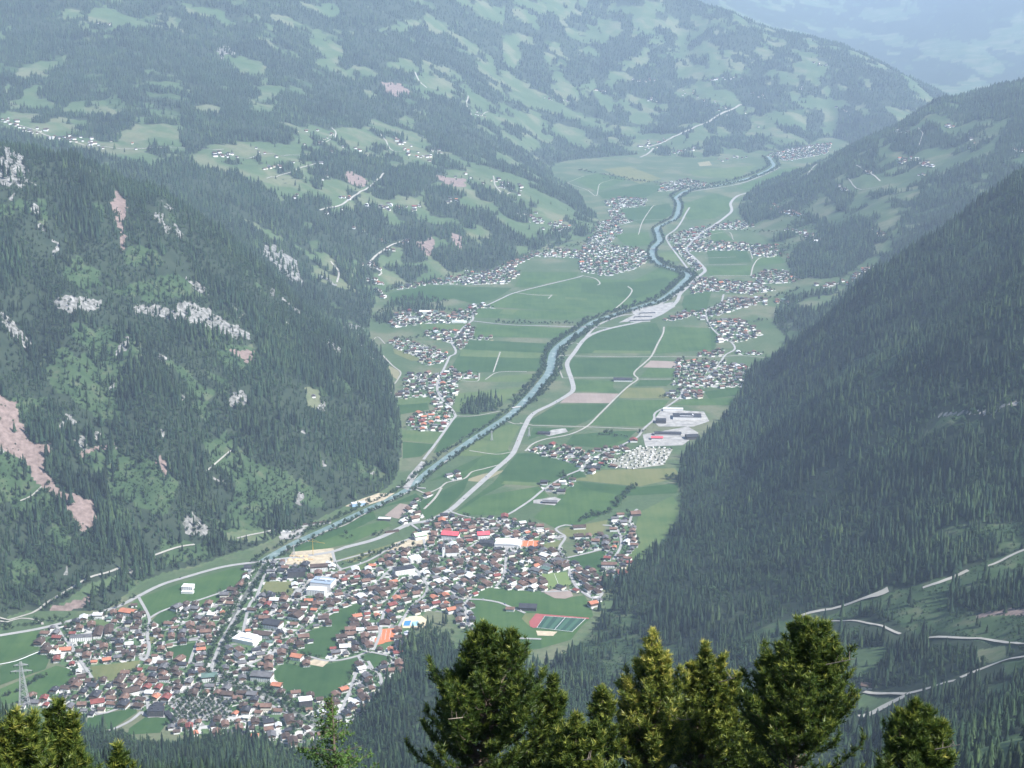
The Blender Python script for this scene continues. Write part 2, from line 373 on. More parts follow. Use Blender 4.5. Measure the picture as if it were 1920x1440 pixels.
# ------------------------------------------------------------------ land cover: outlines read off the photograph, set down on the terrain
M_, F_, RK, DT, SH = 'meadow', 'forest', 'rock', 'dirt', 'shrub'
COVER = [
 # big mountain upper left
 (M_, 5300, '100,37 130,20 160,22 150,34 115,40'), (M_, 5300, '155,45 165,28 215,20 250,35 235,48 190,60 160,57'),
 (M_, 5300, '285,35 300,23 325,35 345,62 335,60 315,48'), (M_, 5300, '330,5 370,10 420,25 445,45 435,50 400,35 350,20'),
 (M_, 5300, '465,28 480,30 518,58 505,55'), (M_, 5300, '500,82 515,85 565,108 560,112 520,98'), (M_, 5300, '575,65 620,80 652,92 650,105 615,110 590,90'),
 (M_, 5300, '690,52 740,50 745,38 790,35 795,46 745,66 720,62'), (M_, 5300, '0,165 40,130 70,125 60,140 30,165 0,182'),
 (M_, 5300, '0,214 40,176 75,157 85,165 70,180 105,190 92,218 130,226 165,225 170,245 210,251 218,236 250,235 264,200 272,196 305,195 312,215 342,217 345,280 330,287 300,300 240,296 160,290 120,270 60,250 0,240'),
 (F_, 5300, '168,226 195,218 215,228 216,246 195,253 172,247'),
 (M_, 5300, '245,130 280,130 320,142 400,177 395,180 370,170 345,165 335,150 290,140'), (M_, 5300, '440,120 470,130 500,140 490,142 460,132'),
 (SH, 5300, '195,190 215,170 238,198 205,213'), (SH, 5300, '100,110 115,104 118,118 104,122'), (SH, 5300, '150,140 200,135 190,150 160,152'),
 (M_, 5300, '675,165 700,170 715,183 700,183 680,175'), (DT, 5300, '718,162 742,153 775,177 750,182 722,172'),
 (M_, 5300, '780,135 800,115 830,120 860,140 880,160 885,175 910,185 930,200 960,230 960,250 930,235 905,228 880,215 880,205 860,180 845,182 820,175 790,155'),
 (M_, 5300, '925,145 945,130 960,140 960,165 935,155'), (RK, 5300, '405,95 425,85 440,100 420,108'), (RK, 5300, '37,112 48,108 48,118'),
 # big mountain, right part
 (M_, 7000, '1060,55 1100,60 1130,45 1135,32 1165,42 1168,58 1140,75 1080,78 1065,68'), (M_, 7000, '1120,5 1190,8 1235,25 1200,35 1130,25'), (M_, 7000, '960,0 1060,5 1120,20 1080,30 1000,22'),
 (M_, 7000, '1370,36 1430,39 1462,56 1455,65 1420,55 1380,44'), (M_, 7000, '1215,75 1240,70 1240,85 1220,85'), (M_, 7000, '1200,95 1222,86 1212,108 1225,120 1205,125'),
 (M_, 7000, '1160,115 1190,105 1205,110 1210,125 1190,130 1165,125'), (M_, 7000, '1140,135 1170,135 1200,150 1175,156 1145,150'),
 (M_, 7000, '1265,135 1270,125 1310,125 1325,130 1345,120 1330,110 1345,95 1400,100 1415,120 1400,130 1370,145 1320,150 1275,146'), (M_, 7000, '1400,80 1430,80 1450,100 1440,115 1410,95'),
 (M_, 7000, '1475,110 1485,95 1525,97 1550,115 1555,125 1530,165 1490,165 1470,155 1430,152 1440,130 1470,135'), (M_, 7000, '1255,90 1290,108 1322,130 1310,150 1278,145'),
 (M_, 7000, '1035,135 1045,133 1075,160 1085,185 1065,180 1045,165'), (M_, 7000, '955,140 990,150 1020,182 985,195 955,185'), (M_, 7000, '1085,165 1120,160 1150,170 1120,182 1090,176'),
 (M_, 7000, '1160,190 1180,180 1225,185 1230,205 1220,225 1240,235 1210,240 1185,220'), (M_, 7000, '1165,240 1195,238 1240,255 1275,250 1300,268 1310,287 1200,293 1170,275'),
 (M_, 7000, '1000,166 1060,195 1100,215 1160,240 1155,252 1110,236 1050,216 990,196'), (M_, 7000, '1025,245 1060,235 1100,250 1120,275 1105,281 1060,263'), (M_, 7000, '955,245 1000,258 1022,272 1000,281 955,266'),
 (M_, 7000, '1440,215 1480,208 1515,224 1512,247 1490,240 1450,231'), (M_, 7000, '1600,195 1620,190 1637,215 1620,223'), (M_, 7000, '1400,228 1440,224 1460,245 1430,252'),
 (M_, 7000, '1258,160 1290,165 1312,182 1275,186'), (M_, 7000, '1540,170 1580,158 1602,165 1580,181 1550,181'), (M_, 7000, '1350,275 1440,288 1430,297 1350,292'), (M_, 7000, '1545,262 1565,258 1575,268 1555,277'),
 (M_, 7000, '1100,85 1130,95 1120,110 1090,100'), (M_, 7000, '1010,95 1040,100 1050,118 1020,115'), (M_, 7000, '1300,20 1330,35 1320,50 1290,40'), (M_, 7000, '1180,55 1205,50 1215,65 1190,70'),
 (M_, 7000, '860,80 890,95 880,105 855,95'), (M_, 7000, '970,60 1000,70 990,82 965,75'), (M_, 7000, '1330,185 1360,180 1390,195 1350,205'),
 # terraced hills left of the valley
 (M_, 5300, '330,287 345,292 400,275 470,268 545,270 568,262 545,242 580,232 625,245 680,240 700,225 760,243 800,265 870,300 960,330 1012,345 1045,330 1100,372 1138,398 1112,442 1060,453 1000,472 930,502 820,527 740,537 708,563 650,548 590,525 548,478 530,452 480,428 400,368 330,322 280,310 175,290'),
 (F_, 5300, '350,335 390,312 430,320 450,330 490,345 520,370 550,375 600,365 620,380 610,395 690,380 715,400 727,430 715,450 680,470 640,485 600,475 540,455 500,425 430,400 380,360'),
 (F_, 5300, '585,295 600,282 640,285 680,290 730,300 735,320 780,310 835,320 830,340 800,352 770,372 725,355 690,335 650,330 610,320 600,352 585,352'),
 (F_, 5300, '793,375 830,385 880,390 960,430 1000,455 960,458 900,430 850,412 800,400'), (F_, 5300, '785,383 830,395 870,410 930,420 970,440 985,448 980,462 960,460 920,440 870,420 830,402'),
 (F_, 5300, '755,415 770,410 800,415 850,418 875,425 880,440 895,455 905,445 930,440 960,455 975,460 965,490 930,497 905,511 870,506 850,511 830,500 810,485 808,465 830,460 840,455 815,446 790,450 760,440 745,440'),
 (F_, 5300, '748,470 765,462 785,462 800,480 805,491 770,493 750,485'), (F_, 5300, '720,500 745,500 790,500 800,515 775,526 760,526 740,515'), (F_, 5300, '980,455 1010,448 1060,430 1078,424 1065,446 1020,460 990,466'),
 (F_, 5300, '925,380 990,385 1002,402 980,422 950,405'), (F_, 5300, '1005,338 1035,345 1080,365 1138,405 1120,411 1070,387 1010,362'), (F_, 5300, '300,315 330,300 345,305 400,350 370,360'),
 (F_, 5300, '880,345 910,350 960,375 985,385 940,385 900,370'), (F_, 5300, '655,505 690,500 705,520 700,535 680,530'), (F_, 5300, '590,540 620,535 650,555 640,575 610,560'),
 (F_, 5300, '790,345 840,350 880,372 850,378 800,365'), (F_, 5300, '880,405 920,412 900,425 870,415'),
 (F_, 5300, '420,300 440,297 452,306 430,312'), (F_, 5300, '725,245 765,262 760,268 720,252'), (F_, 5300, '795,280 830,292 850,312 820,300'), (F_, 5300, '470,300 490,297 485,312'),
 (DT, 5300, '645,330 665,322 682,336 680,350 655,345'), (DT, 5300, '780,452 810,448 816,468 803,478 785,463'), (DT, 5300, '842,440 862,445 875,468 866,466 850,452'), (SH, 5300, '575,420 590,418 595,432 578,436'), (SH, 5300, '578,455 595,450 600,468 585,475'),
 (RK, 5300, '790,350 800,352 795,360'), (DT, 5300, '820,330 880,335 870,352 830,350'),
 # right far mountain
 (M_, 5600, '1720,240 1735,217 1780,215 1775,230 1800,240 1855,225 1860,235 1800,250 1740,251 1705,256'), (M_, 5600, '1810,250 1850,240 1885,225 1885,235 1870,250 1830,261'),
 (M_, 5600, '1590,290 1620,284 1660,278 1690,290 1655,300 1640,306 1600,306'), (M_, 5600, '1640,265 1665,250 1676,270 1660,290 1640,290'), (M_, 5600, '1700,290 1740,280 1790,275 1830,265 1830,285 1800,300 1760,311 1700,311'),
 (M_, 5600, '1570,335 1590,320 1620,310 1680,310 1720,311 1690,330 1640,345 1600,356 1575,346'), (M_, 5600, '1780,310 1840,295 1870,290 1840,305 1790,320'), (M_, 5600, '1690,350 1740,330 1746,340 1700,356'),
 (M_, 5600, '1835,330 1850,310 1900,295 1925,285 1925,302 1880,320 1850,336'), (M_, 5600, '1640,395 1660,380 1680,378 1675,390 1707,395 1700,402 1665,442 1645,446 1640,430'), (M_, 5600, '1515,395 1560,370 1580,364 1570,385 1530,402'),
 (M_, 5600, '1515,320 1535,308 1530,325 1515,340'), (M_, 5600, '1385,420 1410,410 1440,400 1480,398 1505,408 1532,430 1500,462 1470,475 1425,458'), (M_, 5600, '1590,510 1620,490 1650,480 1645,500 1600,522'),
 (M_, 5600, '1425,520 1560,520 1602,514 1592,540 1545,580 1500,620 1440,642 1398,622 1370,580 1385,548'), (M_, 5600, '1605,345 1650,340 1690,345 1640,362 1590,365'), (M_, 5600, '1445,385 1480,365 1520,345 1500,375 1460,395'),
 (F_, 5600, '1480,595 1530,590 1550,570 1560,580 1520,605 1490,615'), (F_, 5600, '1440,560 1500,555 1560,545 1570,550 1500,566 1445,570'),
 (M_, 5600, '1500,400 1560,350 1640,290 1690,250 1760,215 1860,225 1890,240 1860,290 1800,320 1740,350 1690,362 1640,402 1580,422'), (F_, 5600, '1665,256 1790,252 1770,275 1700,290 1670,285'), (F_, 5600, '1550,352 1570,345 1600,362 1590,402 1560,392'), (F_, 5600, '1500,342 1560,302 1590,292 1575,322 1540,352 1520,347'), (F_, 5600, '1760,335 1830,300 1850,320 1790,350'),
 # left near mountain
 (RK, 900, '-5,270 20,275 45,325 30,345 -5,345'), (DT, 900, '200,365 225,362 235,385 228,445 215,400'), (DT, 900, '222,440 232,440 234,470 226,470'), (RK, 900, '480,465 520,460 555,490 578,545 560,542 520,500'),
 (RK, 900, '95,565 130,557 185,562 180,580 120,590'), (RK, 900, '248,570 290,563 330,578 390,573 420,600 470,628 470,642 400,622 350,602 260,587'), (RK, 900, '330,525 370,528 400,548 380,552 345,540'), (RK, 900, '-5,580 30,600 65,640 60,655 20,620'),
 (SH, 900, '190,535 300,515 340,525 385,562 300,560 220,547'), (SH, 900, '70,660 120,650 160,690 210,750 228,780 190,792 150,760 100,730 80,700'), (SH, 900, '150,860 210,840 280,870 330,900 320,960 260,950 200,900'),
 (SH, 900, '380,830 420,810 460,850 540,880 562,930 500,982 450,1002 418,1002 430,940 440,900 400,870'), (SH, 900, '-5,840 40,850 100,930 110,962 50,960 -5,920'), (SH, 900, '405,660 470,670 460,700 420,690'), (SH, 900, '420,640 470,645 480,660 430,658'),
 (DT, 900, '-5,740 30,745 35,780 50,820 100,835 95,850 75,870 100,905 150,930 182,935 184,987 160,990 120,945 70,900 40,850 -5,825'), (DT, 900, '140,855 210,830 215,838 150,862'),
 (RK, 900, '350,960 400,990 390,1002 350,992'), (DT, 900, '290,860 320,880 310,895 292,880'), (DT, 900, '430,655 470,655 475,668 440,668'),
 (M_, 900, '570,740 600,734 602,750 575,758'), (M_, 900, '415,1000 470,990 520,1000 500,1015 440,1020'), (M_, 900, '90,1140 150,1105 230,1068 240,1075 180,1115 110,1150'), (DT, 900, '100,1135 180,1110 170,1130 90,1150'), (SH, 900, '400,985 450,960 520,965 480,995 420,1000'),
 (SH, 900, '250,1080 275,1085 265,1110 240,1100'), (SH, 900, '300,1010 400,1020 395,1050 310,1060'),
 (RK, 900, '600,520 625,525 615,535'), (SH, 900, '730,780 752,790 750,850 738,830'), (SH, 900, '100,970 150,1010 130,1040 95,1010'),
 # right near mountain
 (RK, 900, '1768,768 1830,774 1922,760 1922,768 1830,782 1770,776'), (SH, 900, '1260,880 1340,857 1332,870 1280,892'),
 (SH, 900, '1650,1105 1760,1088 1780,1130 1840,1150 1925,1150 1925,1206 1800,1196 1700,1182 1650,1152 1620,1122'), (SH, 900, '1505,1165 1600,1128 1700,1095 1800,1075 1922,1030 1922,1062 1800,1100 1700,1125 1600,1155 1515,1180'),
 (M_, 900, '1590,1215 1655,1215 1640,1250 1600,1272'), (M_, 900, '1838,1215 1890,1209 1892,1241 1840,1241'), (M_, 900, '1830,1282 1890,1275 1906,1296 1860,1311'), (M_, 900, '1615,1300 1690,1310 1640,1337 1610,1332'),
 (M_, 900, '1805,1415 1900,1380 1925,1385 1925,1445 1800,1445'), (SH, 900, '1150,1200 1210,1180 1240,1230 1170,1290 1130,1312'), (DT, 900, '1830,1150 1925,1140 1925,1152 1835,1160'), (SH, 900, '1880,1240 1925,1230 1925,1270 1895,1270'),
]
def pts(s): return [tuple(float(q) for q in p.split(',')) for p in s.split()]
RESOLVED = []
_all = [(c, ym, pts(s)) for c, ym, s in COVER]
for ym in sorted({a[1] for a in _all}):
    us = [p[0] for a in _all if a[1] == ym for p in a[2]]; vs = [p[1] for a in _all if a[1] == ym for p in a[2]]
    hx, hy = hit(us, vs, ym); k = 0
    for a in _all:
        if a[1] == ym:
            RESOLVED.append((_all.index(a), a[0], np.stack([hx[k:k + len(a[2])], hy[k:k + len(a[2])]], 1))); k += len(a[2])
RESOLVED.sort(key=lambda r: r[0])
BIG_LEFT = np.array([(-9000, 5000), (9000, 5000), (9000, 14500), (-9000, 14500)], float)
CODE = {F_: 0, M_: 1, RK: 2, DT: 3, SH: 4}
def cover(x, y):
    """land cover code of points on the slopes"""
    shp = x.shape; x = x.ravel(); y = y.ravel()
    w = np.clip(y / 4500, .4, 2.5) * 26
    qx = x + w * (fbm(x / 70, y / 70, 31, 3) - .5) * 1.7; qy = y + w * 1.6 * (fbm(x / 70, y / 70, 57, 3) - .5) * 1.7
    out = np.zeros(len(x), np.int8)
    # the farthest range: alps and woods mixed
    far = y > 16500
    out[far & (fbm(x / 420, y / 1300, 77, 4) > .53)] = 1
    # openings, scrub and crags of the left mountain; fewer on the right one
    lm = (x < 100) & (y > 2700) & (y < 5600)
    n1 = fbm(x / 130, y / 130, 5, 4); n2 = fbm(x / 60, y / 95, 15, 4)
    out[(lm & (n1 > .68)) | (n1 > .735)] = 4
    out[lm & (n2 > .735) & (n1 > .40)] = 2
    pl = fbm(x / 190, y / 330, 91, 4)
    out[(y > 9000) & (y < 16000) & (x > -1700) & (pl > .60)] = 1
    out[(y > 6500) & (y < 16000) & (pl > .665)] = 1
    for _, c, poly in RESOLVED: out[inside(qx, qy, poly)] = CODE[c]
    # groves among the alps
    gr = (out == 1) & (y > 5300) & (y < 16000) & (fbm(x / 120, y / 190, 44, 4) > .645)
    out[gr] = 0
    return out.reshape(shp)

GC = cover(GX, GY)
FLOOR = GZ < .8
GC[FLOOR] = 0
tm = np_mesh('terrain', np.stack([GX, GY, GZ], -1).reshape(-1, 3),
             (lambda q: np.stack([q[:-1, :-1], q[:-1, 1:], q[1:, 1:], q[1:, :-1]], -1).reshape(-1, 4))(np.arange(NC * NR).reshape(NR, NC)), smooth=True)
ca = tm.attributes.new('landcover', 'FLOAT_COLOR', 'POINT')
g = GC.ravel()
rgba = np.stack([(g == 1) | FLOOR.ravel(), g == 2, g == 3, g == 4], -1).astype(np.float32)
ca.data.foreach_set('color', rgba.ravel())

def terrain_mat():
    m = bpy.data.materials.new('terrain'); m.use_nodes = True
    nt = m.node_tree; N = nt.nodes; L = nt.links; b = N['Principled BSDF']
    b.inputs['Roughness'].default_value = .95; b.inputs['Specular IOR Level'].default_value = .1
    at = N.new('ShaderNodeAttribute'); at.attribute_name = 'landcover'
    sp = N.new('ShaderNodeSeparateColor'); L.new(at.outputs['Color'], sp.inputs[0])
    geo = N.new('ShaderNodeNewGeometry')
    def noise(sc, det=6, rough=.6):
        n = N.new('ShaderNodeTexNoise'); n.inputs['Scale'].default_value = sc; n.inputs['Detail'].default_value = det; n.inputs['Roughness'].default_value = rough
        L.new(geo.outputs['Position'], n.inputs['Vector']); return n.outputs[0]
    def ramp(inp, *stops):
        r = N.new('ShaderNodeValToRGB'); e = r.color_ramp.elements
        while len(e) < len(stops): e.new(.5)
        for k, (p, c) in enumerate(stops): e[k].position = p; e[k].color = (*c, 1)
        L.new(inp, r.inputs[0]); return r.outputs[0]
    fine, mid, big = noise(.09), noise(.022), noise(.0045)
    def mask(ch, lo, hi, nz):
        a = N.new('ShaderNodeMath'); a.operation = 'MULTIPLY_ADD'; a.inputs[1].default_value = .9
        s = N.new('ShaderNodeMath'); s.operation = 'SUBTRACT'; s.inputs[1].default_value = .5; L.new(nz, s.inputs[0])
        L.new(s.outputs[0], a.inputs[0]); L.new(ch, a.inputs[2])
        r = N.new('ShaderNodeMapRange'); r.interpolation_type = 'SMOOTHSTEP'; r.inputs[1].default_value = lo; r.inputs[2].default_value = hi
        L.new(a.outputs[0], r.inputs[0]); return r.outputs[0]
    def mix(f, a, c):
        x = N.new('ShaderNodeMix'); x.data_type = 'RGBA'; L.new(f, x.inputs[0]); L.new(a, x.inputs[6]); L.new(c, x.inputs[7]); return x.outputs[2]
    forest = ramp(mid, (.3, (.022, .036, .022)), (.7, (.04, .055, .032)))
    meadow = ramp(big, (.25, (.048, .090, .037)), (.5, (.074, .112, .052)), (.62, (.135, .145, .085)), (.8, (.066, .104, .047)))
    md2 = ramp(fine, (.3, (.7, .7, .7)), (.7, (1.2, 1.2, 1.2)))
    mm = N.new('ShaderNodeMix'); mm.data_type = 'RGBA'; mm.blend_type = 'MULTIPLY'; mm.inputs[0].default_value = .6
    L.new(meadow, mm.inputs[6]); L.new(md2, mm.inputs[7]); meadow = mm.outputs[2]
    rock = ramp(fine, (.30, (.06, .065, .05)), (.52, (.20, .195, .18)), (.74, (.38, .37, .35)))
    dirt = ramp(fine, (.3, (.13, .095, .08)), (.7, (.27, .205, .18)))
    shrub = ramp(mid, (.3, (.028, .056, .024)), (.55, (.052, .086, .038)), (.75, (.11, .115, .07)))
    c = mix(mask(sp.outputs[0], .35, .65, mid), forest, meadow)
    c = mix(mask(at.outputs['Alpha'], .35, .65, fine), c, shrub)
    c = mix(mask(sp.outputs[2], .35, .65, fine), c, dirt)
    c = mix(mask(sp.outputs[1], .5, .62, fine), c, rock)
    L.new(c, b.inputs['Base Color'])
    return m
tm.materials.append(terrain_mat())
terrain = tag(mesh_obj('terrain', tm), 'wooded mountain slopes with alps and rock faces round a flat green valley floor', kind='structure')

# ------------------------------------------------------------------ haze: one box of even air round the camera and everything
hb = MB(); hb.box(-20000, 20000, -800, 33500, -3, 1620, bottom=True)
hm = bpy.data.materials.new('haze'); hm.use_nodes = True
hn = hm.node_tree; hn.nodes.remove(hn.nodes['Principled BSDF'])
pv = hn.nodes.new('ShaderNodeVolumePrincipled'); pv.inputs['Color'].default_value = HAZE_COLOR; pv.inputs['Density'].default_value = HAZE_DENSITY
pv.inputs['Anisotropy'].default_value = 0.0
hn.links.new(pv.outputs[0], hn.nodes['Material Output'].inputs['Volume'])
haze = tag(mesh_obj('haze', hb.mesh('haze', [hm])), 'pale blue summer haze filling the valley', kind='stuff')
print('max z', GZ.max())

# ------------------------------------------------------------------ valley floor: water, fields, roads
MG = {}
def field_mat(name, c1, c2, stripe=0.0):
    m = bpy.data.materials.new(name); m.use_nodes = True
    nt = m.node_tree; N = nt.nodes; L = nt.links; b = N['Principled BSDF']
    b.inputs['Roughness'].default_value = .95; b.inputs['Specular IOR Level'].default_value = .1
    geo = N.new('ShaderNodeNewGeometry')
    n1 = N.new('ShaderNodeTexNoise'); n1.inputs['Scale'].default_value = .009; n1.inputs['Detail'].default_value = 8; n1.inputs['Roughness'].default_value = .65
    L.new(geo.outputs['Position'], n1.inputs['Vector'])
    mp = N.new('ShaderNodeMapping'); mp.inputs['Rotation'].default_value = (0, 0, R(24)); mp.inputs['Scale'].default_value = (.10, .006, 1)
    L.new(geo.outputs['Position'], mp.inputs['Vector'])
    n2 = N.new('ShaderNodeTexNoise'); n2.inputs['Scale'].default_value = 1.0; n2.inputs['Detail'].default_value = 3
    L.new(mp.outputs[0], n2.inputs['Vector'])
    ad = N.new('ShaderNodeMath'); ad.operation = 'MULTIPLY_ADD'; ad.inputs[1].default_value = .35 + stripe
    L.new(n2.outputs[0], ad.inputs[0]); L.new(n1.outputs[0], ad.inputs[2])
    r = N.new('ShaderNodeValToRGB'); e = r.color_ramp.elements
    e[0].position = .46; e[0].color = (*c1, 1); e[1].position = .80 + stripe * .5; e[1].color = (*c2, 1)
    L.new(ad.outputs[0], r.inputs[0]); L.new(r.outputs[0], b.inputs['Base Color'])
    return m
MG['grass'] = field_mat('lush_grass', (0.03, 0.076, 0.022), (0.064, 0.116, 0.036))
MG['dark'] = field_mat('dark_grass', (0.024, 0.064, 0.02), (0.044, 0.091, 0.029))
MG['light'] = field_mat('light_grass', (0.056, 0.106, 0.036), (0.1, 0.138, 0.052))
MG['olive'] = field_mat('mown_grass', (0.095, 0.12, 0.044), (0.15, 0.156, 0.066), .1)
MG['hay'] = field_mat('dry_grass', (.190, .185, .105), (.25, .225, .135))
MG['soil'] = field_mat('bare_soil', (.22, .175, .145), (.29, .235, .20))
M_road = mat('pale_asphalt', (.31, .305, .29), .9, noise=.12, nscale=.05)
M_track = mat('gravel_track', (.33, .315, .275), .95, noise=.15, nscale=.05)
M_paved = mat('town_paving', (.42, .41, .38), .9, noise=.35, nscale=.03)
M_white = mat('white_render', (.78, .77, .74), .8, noise=.06, nscale=.2)
M_line = mat('road_paint', (.8, .8, .78), .7)
M_clay = mat('clay_court', (.52, .17, .075), .9, noise=.08, nscale=.1)

def water_mat():
    m = bpy.data.materials.new('river_water'); m.use_nodes = True
    nt = m.node_tree; N = nt.nodes; L = nt.links; b = N['Principled BSDF']
    b.inputs['Roughness'].default_value = .45; b.inputs['Specular IOR Level'].default_value = .3
    geo = N.new('ShaderNodeNewGeometry')
    n1 = N.new('ShaderNodeTexNoise'); n1.inputs['Scale'].default_value = .045; n1.inputs['Detail'].default_value = 7; n1.inputs['Roughness'].default_value = .7
    L.new(geo.outputs['Position'], n1.inputs['Vector'])
    r = N.new('ShaderNodeValToRGB'); e = r.color_ramp.elements
    e[0].position = .35; e[0].color = (.105, .165, .155, 1); e[1].position = .58; e[1].color = (.18, .24, .225, 1)
    q = e.new(.68); q.color = (.48, .52, .50, 1)
    L.new(n1.outputs[0], r.inputs[0]); L.new(r.outputs[0], b.inputs['Base Color'])
    bp = N.new('ShaderNodeBump'); bp.inputs['Distance'].default_value = .6; bp.inputs['Strength'].default_value = .5
    L.new(n1.outputs[0], bp.inputs['Height']); L.new(bp.outputs[0], b.inputs['Normal'])
    return m
M_water = water_mat()

def catmull(p, step=18.0):
    p = np.asarray(p, float)
    if len(p) < 3:
        d = np.linalg.norm(p[1] - p[0]); n = max(2, int(d / step) + 1)
        return p[0] + (p[1] - p[0]) * np.linspace(0, 1, n)[:, None]
    q = np.vstack([2 * p[0] - p[1], p, 2 * p[-1] - p[-2]]); out = []
    for i in range(1, len(q) - 2):
        d = np.linalg.norm(q[i + 1] - q[i]); n = max(2, int(d / step) + 1)
        t = np.linspace(0, 1, n, endpoint=False)[:, None]
        out.append(.5 * ((2 * q[i]) + (-q[i - 1] + q[i + 1]) * t + (2 * q[i - 1] - 5 * q[i] + 4 * q[i + 1] - q[i + 2]) * t ** 2 + (-q[i - 1] + 3 * q[i] - 3 * q[i + 1] + q[i + 2]) * t ** 3))
    return np.vstack(out + [p[-1:]])

def ribbon(name, line, width, m, off, label, parent=None, kind='structure', drape=True):
    """a strip laid on the ground along a line; width may be a list along the line"""
    line = np.asarray(line, float); n = len(line)
    tgt = np.gradient(line, axis=0); tgt /= np.linalg.norm(tgt, axis=1)[:, None] + 1e-9
    nr = np.stack([-tgt[:, 1], tgt[:, 0]], 1)
    w = np.interp(np.linspace(0, 1, n), np.linspace(0, 1, len(np.atleast_1d(width))), np.atleast_1d(width))[:, None] / 2
    l, r = line + nr * w, line - nr * w
    zc = ground(line[:, 0], line[:, 1])
    zl, zr = np.maximum(ground(l[:, 0], l[:, 1]), zc), np.maximum(ground(r[:, 0], r[:, 1]), zc)
    v = np.empty((2 * n, 3)); v[0::2, :2] = l; v[1::2, :2] = r; v[0::2, 2] = zl + off; v[1::2, 2] = zr + off
    i = np.arange(n - 1) * 2
    o = mesh_obj(name, np_mesh(name, v, np.stack([i, i + 1, i + 3, i + 2], 1), [m]), parent)
    return tag(o, label, kind=kind)

def sheet(name, poly, m, off, label, parent=None, kind='structure'):
    """flat patch on the valley floor"""
    poly = np.asarray(poly, float)
    a = np.sum(poly[:, 0] * np.roll(poly[:, 1], -1) - poly[:, 1] * np.roll(poly[:, 0], -1))
    if a < 0: poly = poly[::-1]
    bm = bmesh.new(); vs = [bm.verts.new((x, y, off)) for x, y in poly]
    f = bm.faces.new(vs); f.normal_update(); bmesh.ops.triangulate(bm, faces=[f])
    me = bpy.data.meshes.new(name); bm.to_mesh(me); bm.free(); me.materials.append(m)
    o = mesh_obj(name, me, parent)
    return tag(o, label, kind=kind) if parent is None else o

def fl(s):
    p = np.array(pts(s)); x, y = floor_pt(p[:, 0], p[:, 1]); return np.stack([x, y], 1)
def sl(s, ymin=900):
    p = np.array(pts(s)); x, y = hit(p[:, 0], p[:, 1], ymin); return np.stack([x, y], 1)

# river
RIVER = fl('488,1057 503,1047 530,1031 560,1015 600,997 645,976 690,955 730,936 765,917 800,887 840,857 880,829 920,803 960,776 992,745 1012,722 1030,698 1034,678 1040,658 1062,638 1090,620 1113,604 1140,594 1175,583 1210,572 1240,562 1262,547 1280,530 1291,517 1278,509 1252,502 1232,492 1223,480 1225,465 1237,452 1233,438 1232,428 1246,420 1265,410 1271,397 1273,383 1266,371')
RIVER_W = [24, 20, 20, 22, 26, 28, 28, 28, 28, 29, 29, 28, 27, 27, 26, 26, 26, 25, 24, 23, 22]
RIVER_C = catmull(RIVER, 25)
ribbon('river', RIVER_C, RIVER_W, M_water, .48, 'pale turquoise mountain river running down the valley floor')
RIVER_FAR = catmull(fl('1266,371 1290,357 1340,349 1390,338 1430,324 1450,312 1447,303 1440,294'), 30)
ribbon('river', RIVER_FAR, 22, M_water, .50, 'far reach of the river curving towards the distant small town')
# side stream: stony bed in a walled channel through the town
STREAM = catmull(fl('497,1057 480,1085 462,1115 443,1150 428,1185 412,1215 402,1240 400,1262 420,1280 470,1292 510,1310 550,1335 590,1352 630,1365'), 12)
M_bed = mat('stony_bed', (.13, .14, .12), .9, noise=.7, nscale=.12)
ribbon('stream', STREAM, [12, 12, 11, 10, 9], M_bed, .52, 'stony stream bed crossing the town from the main river')

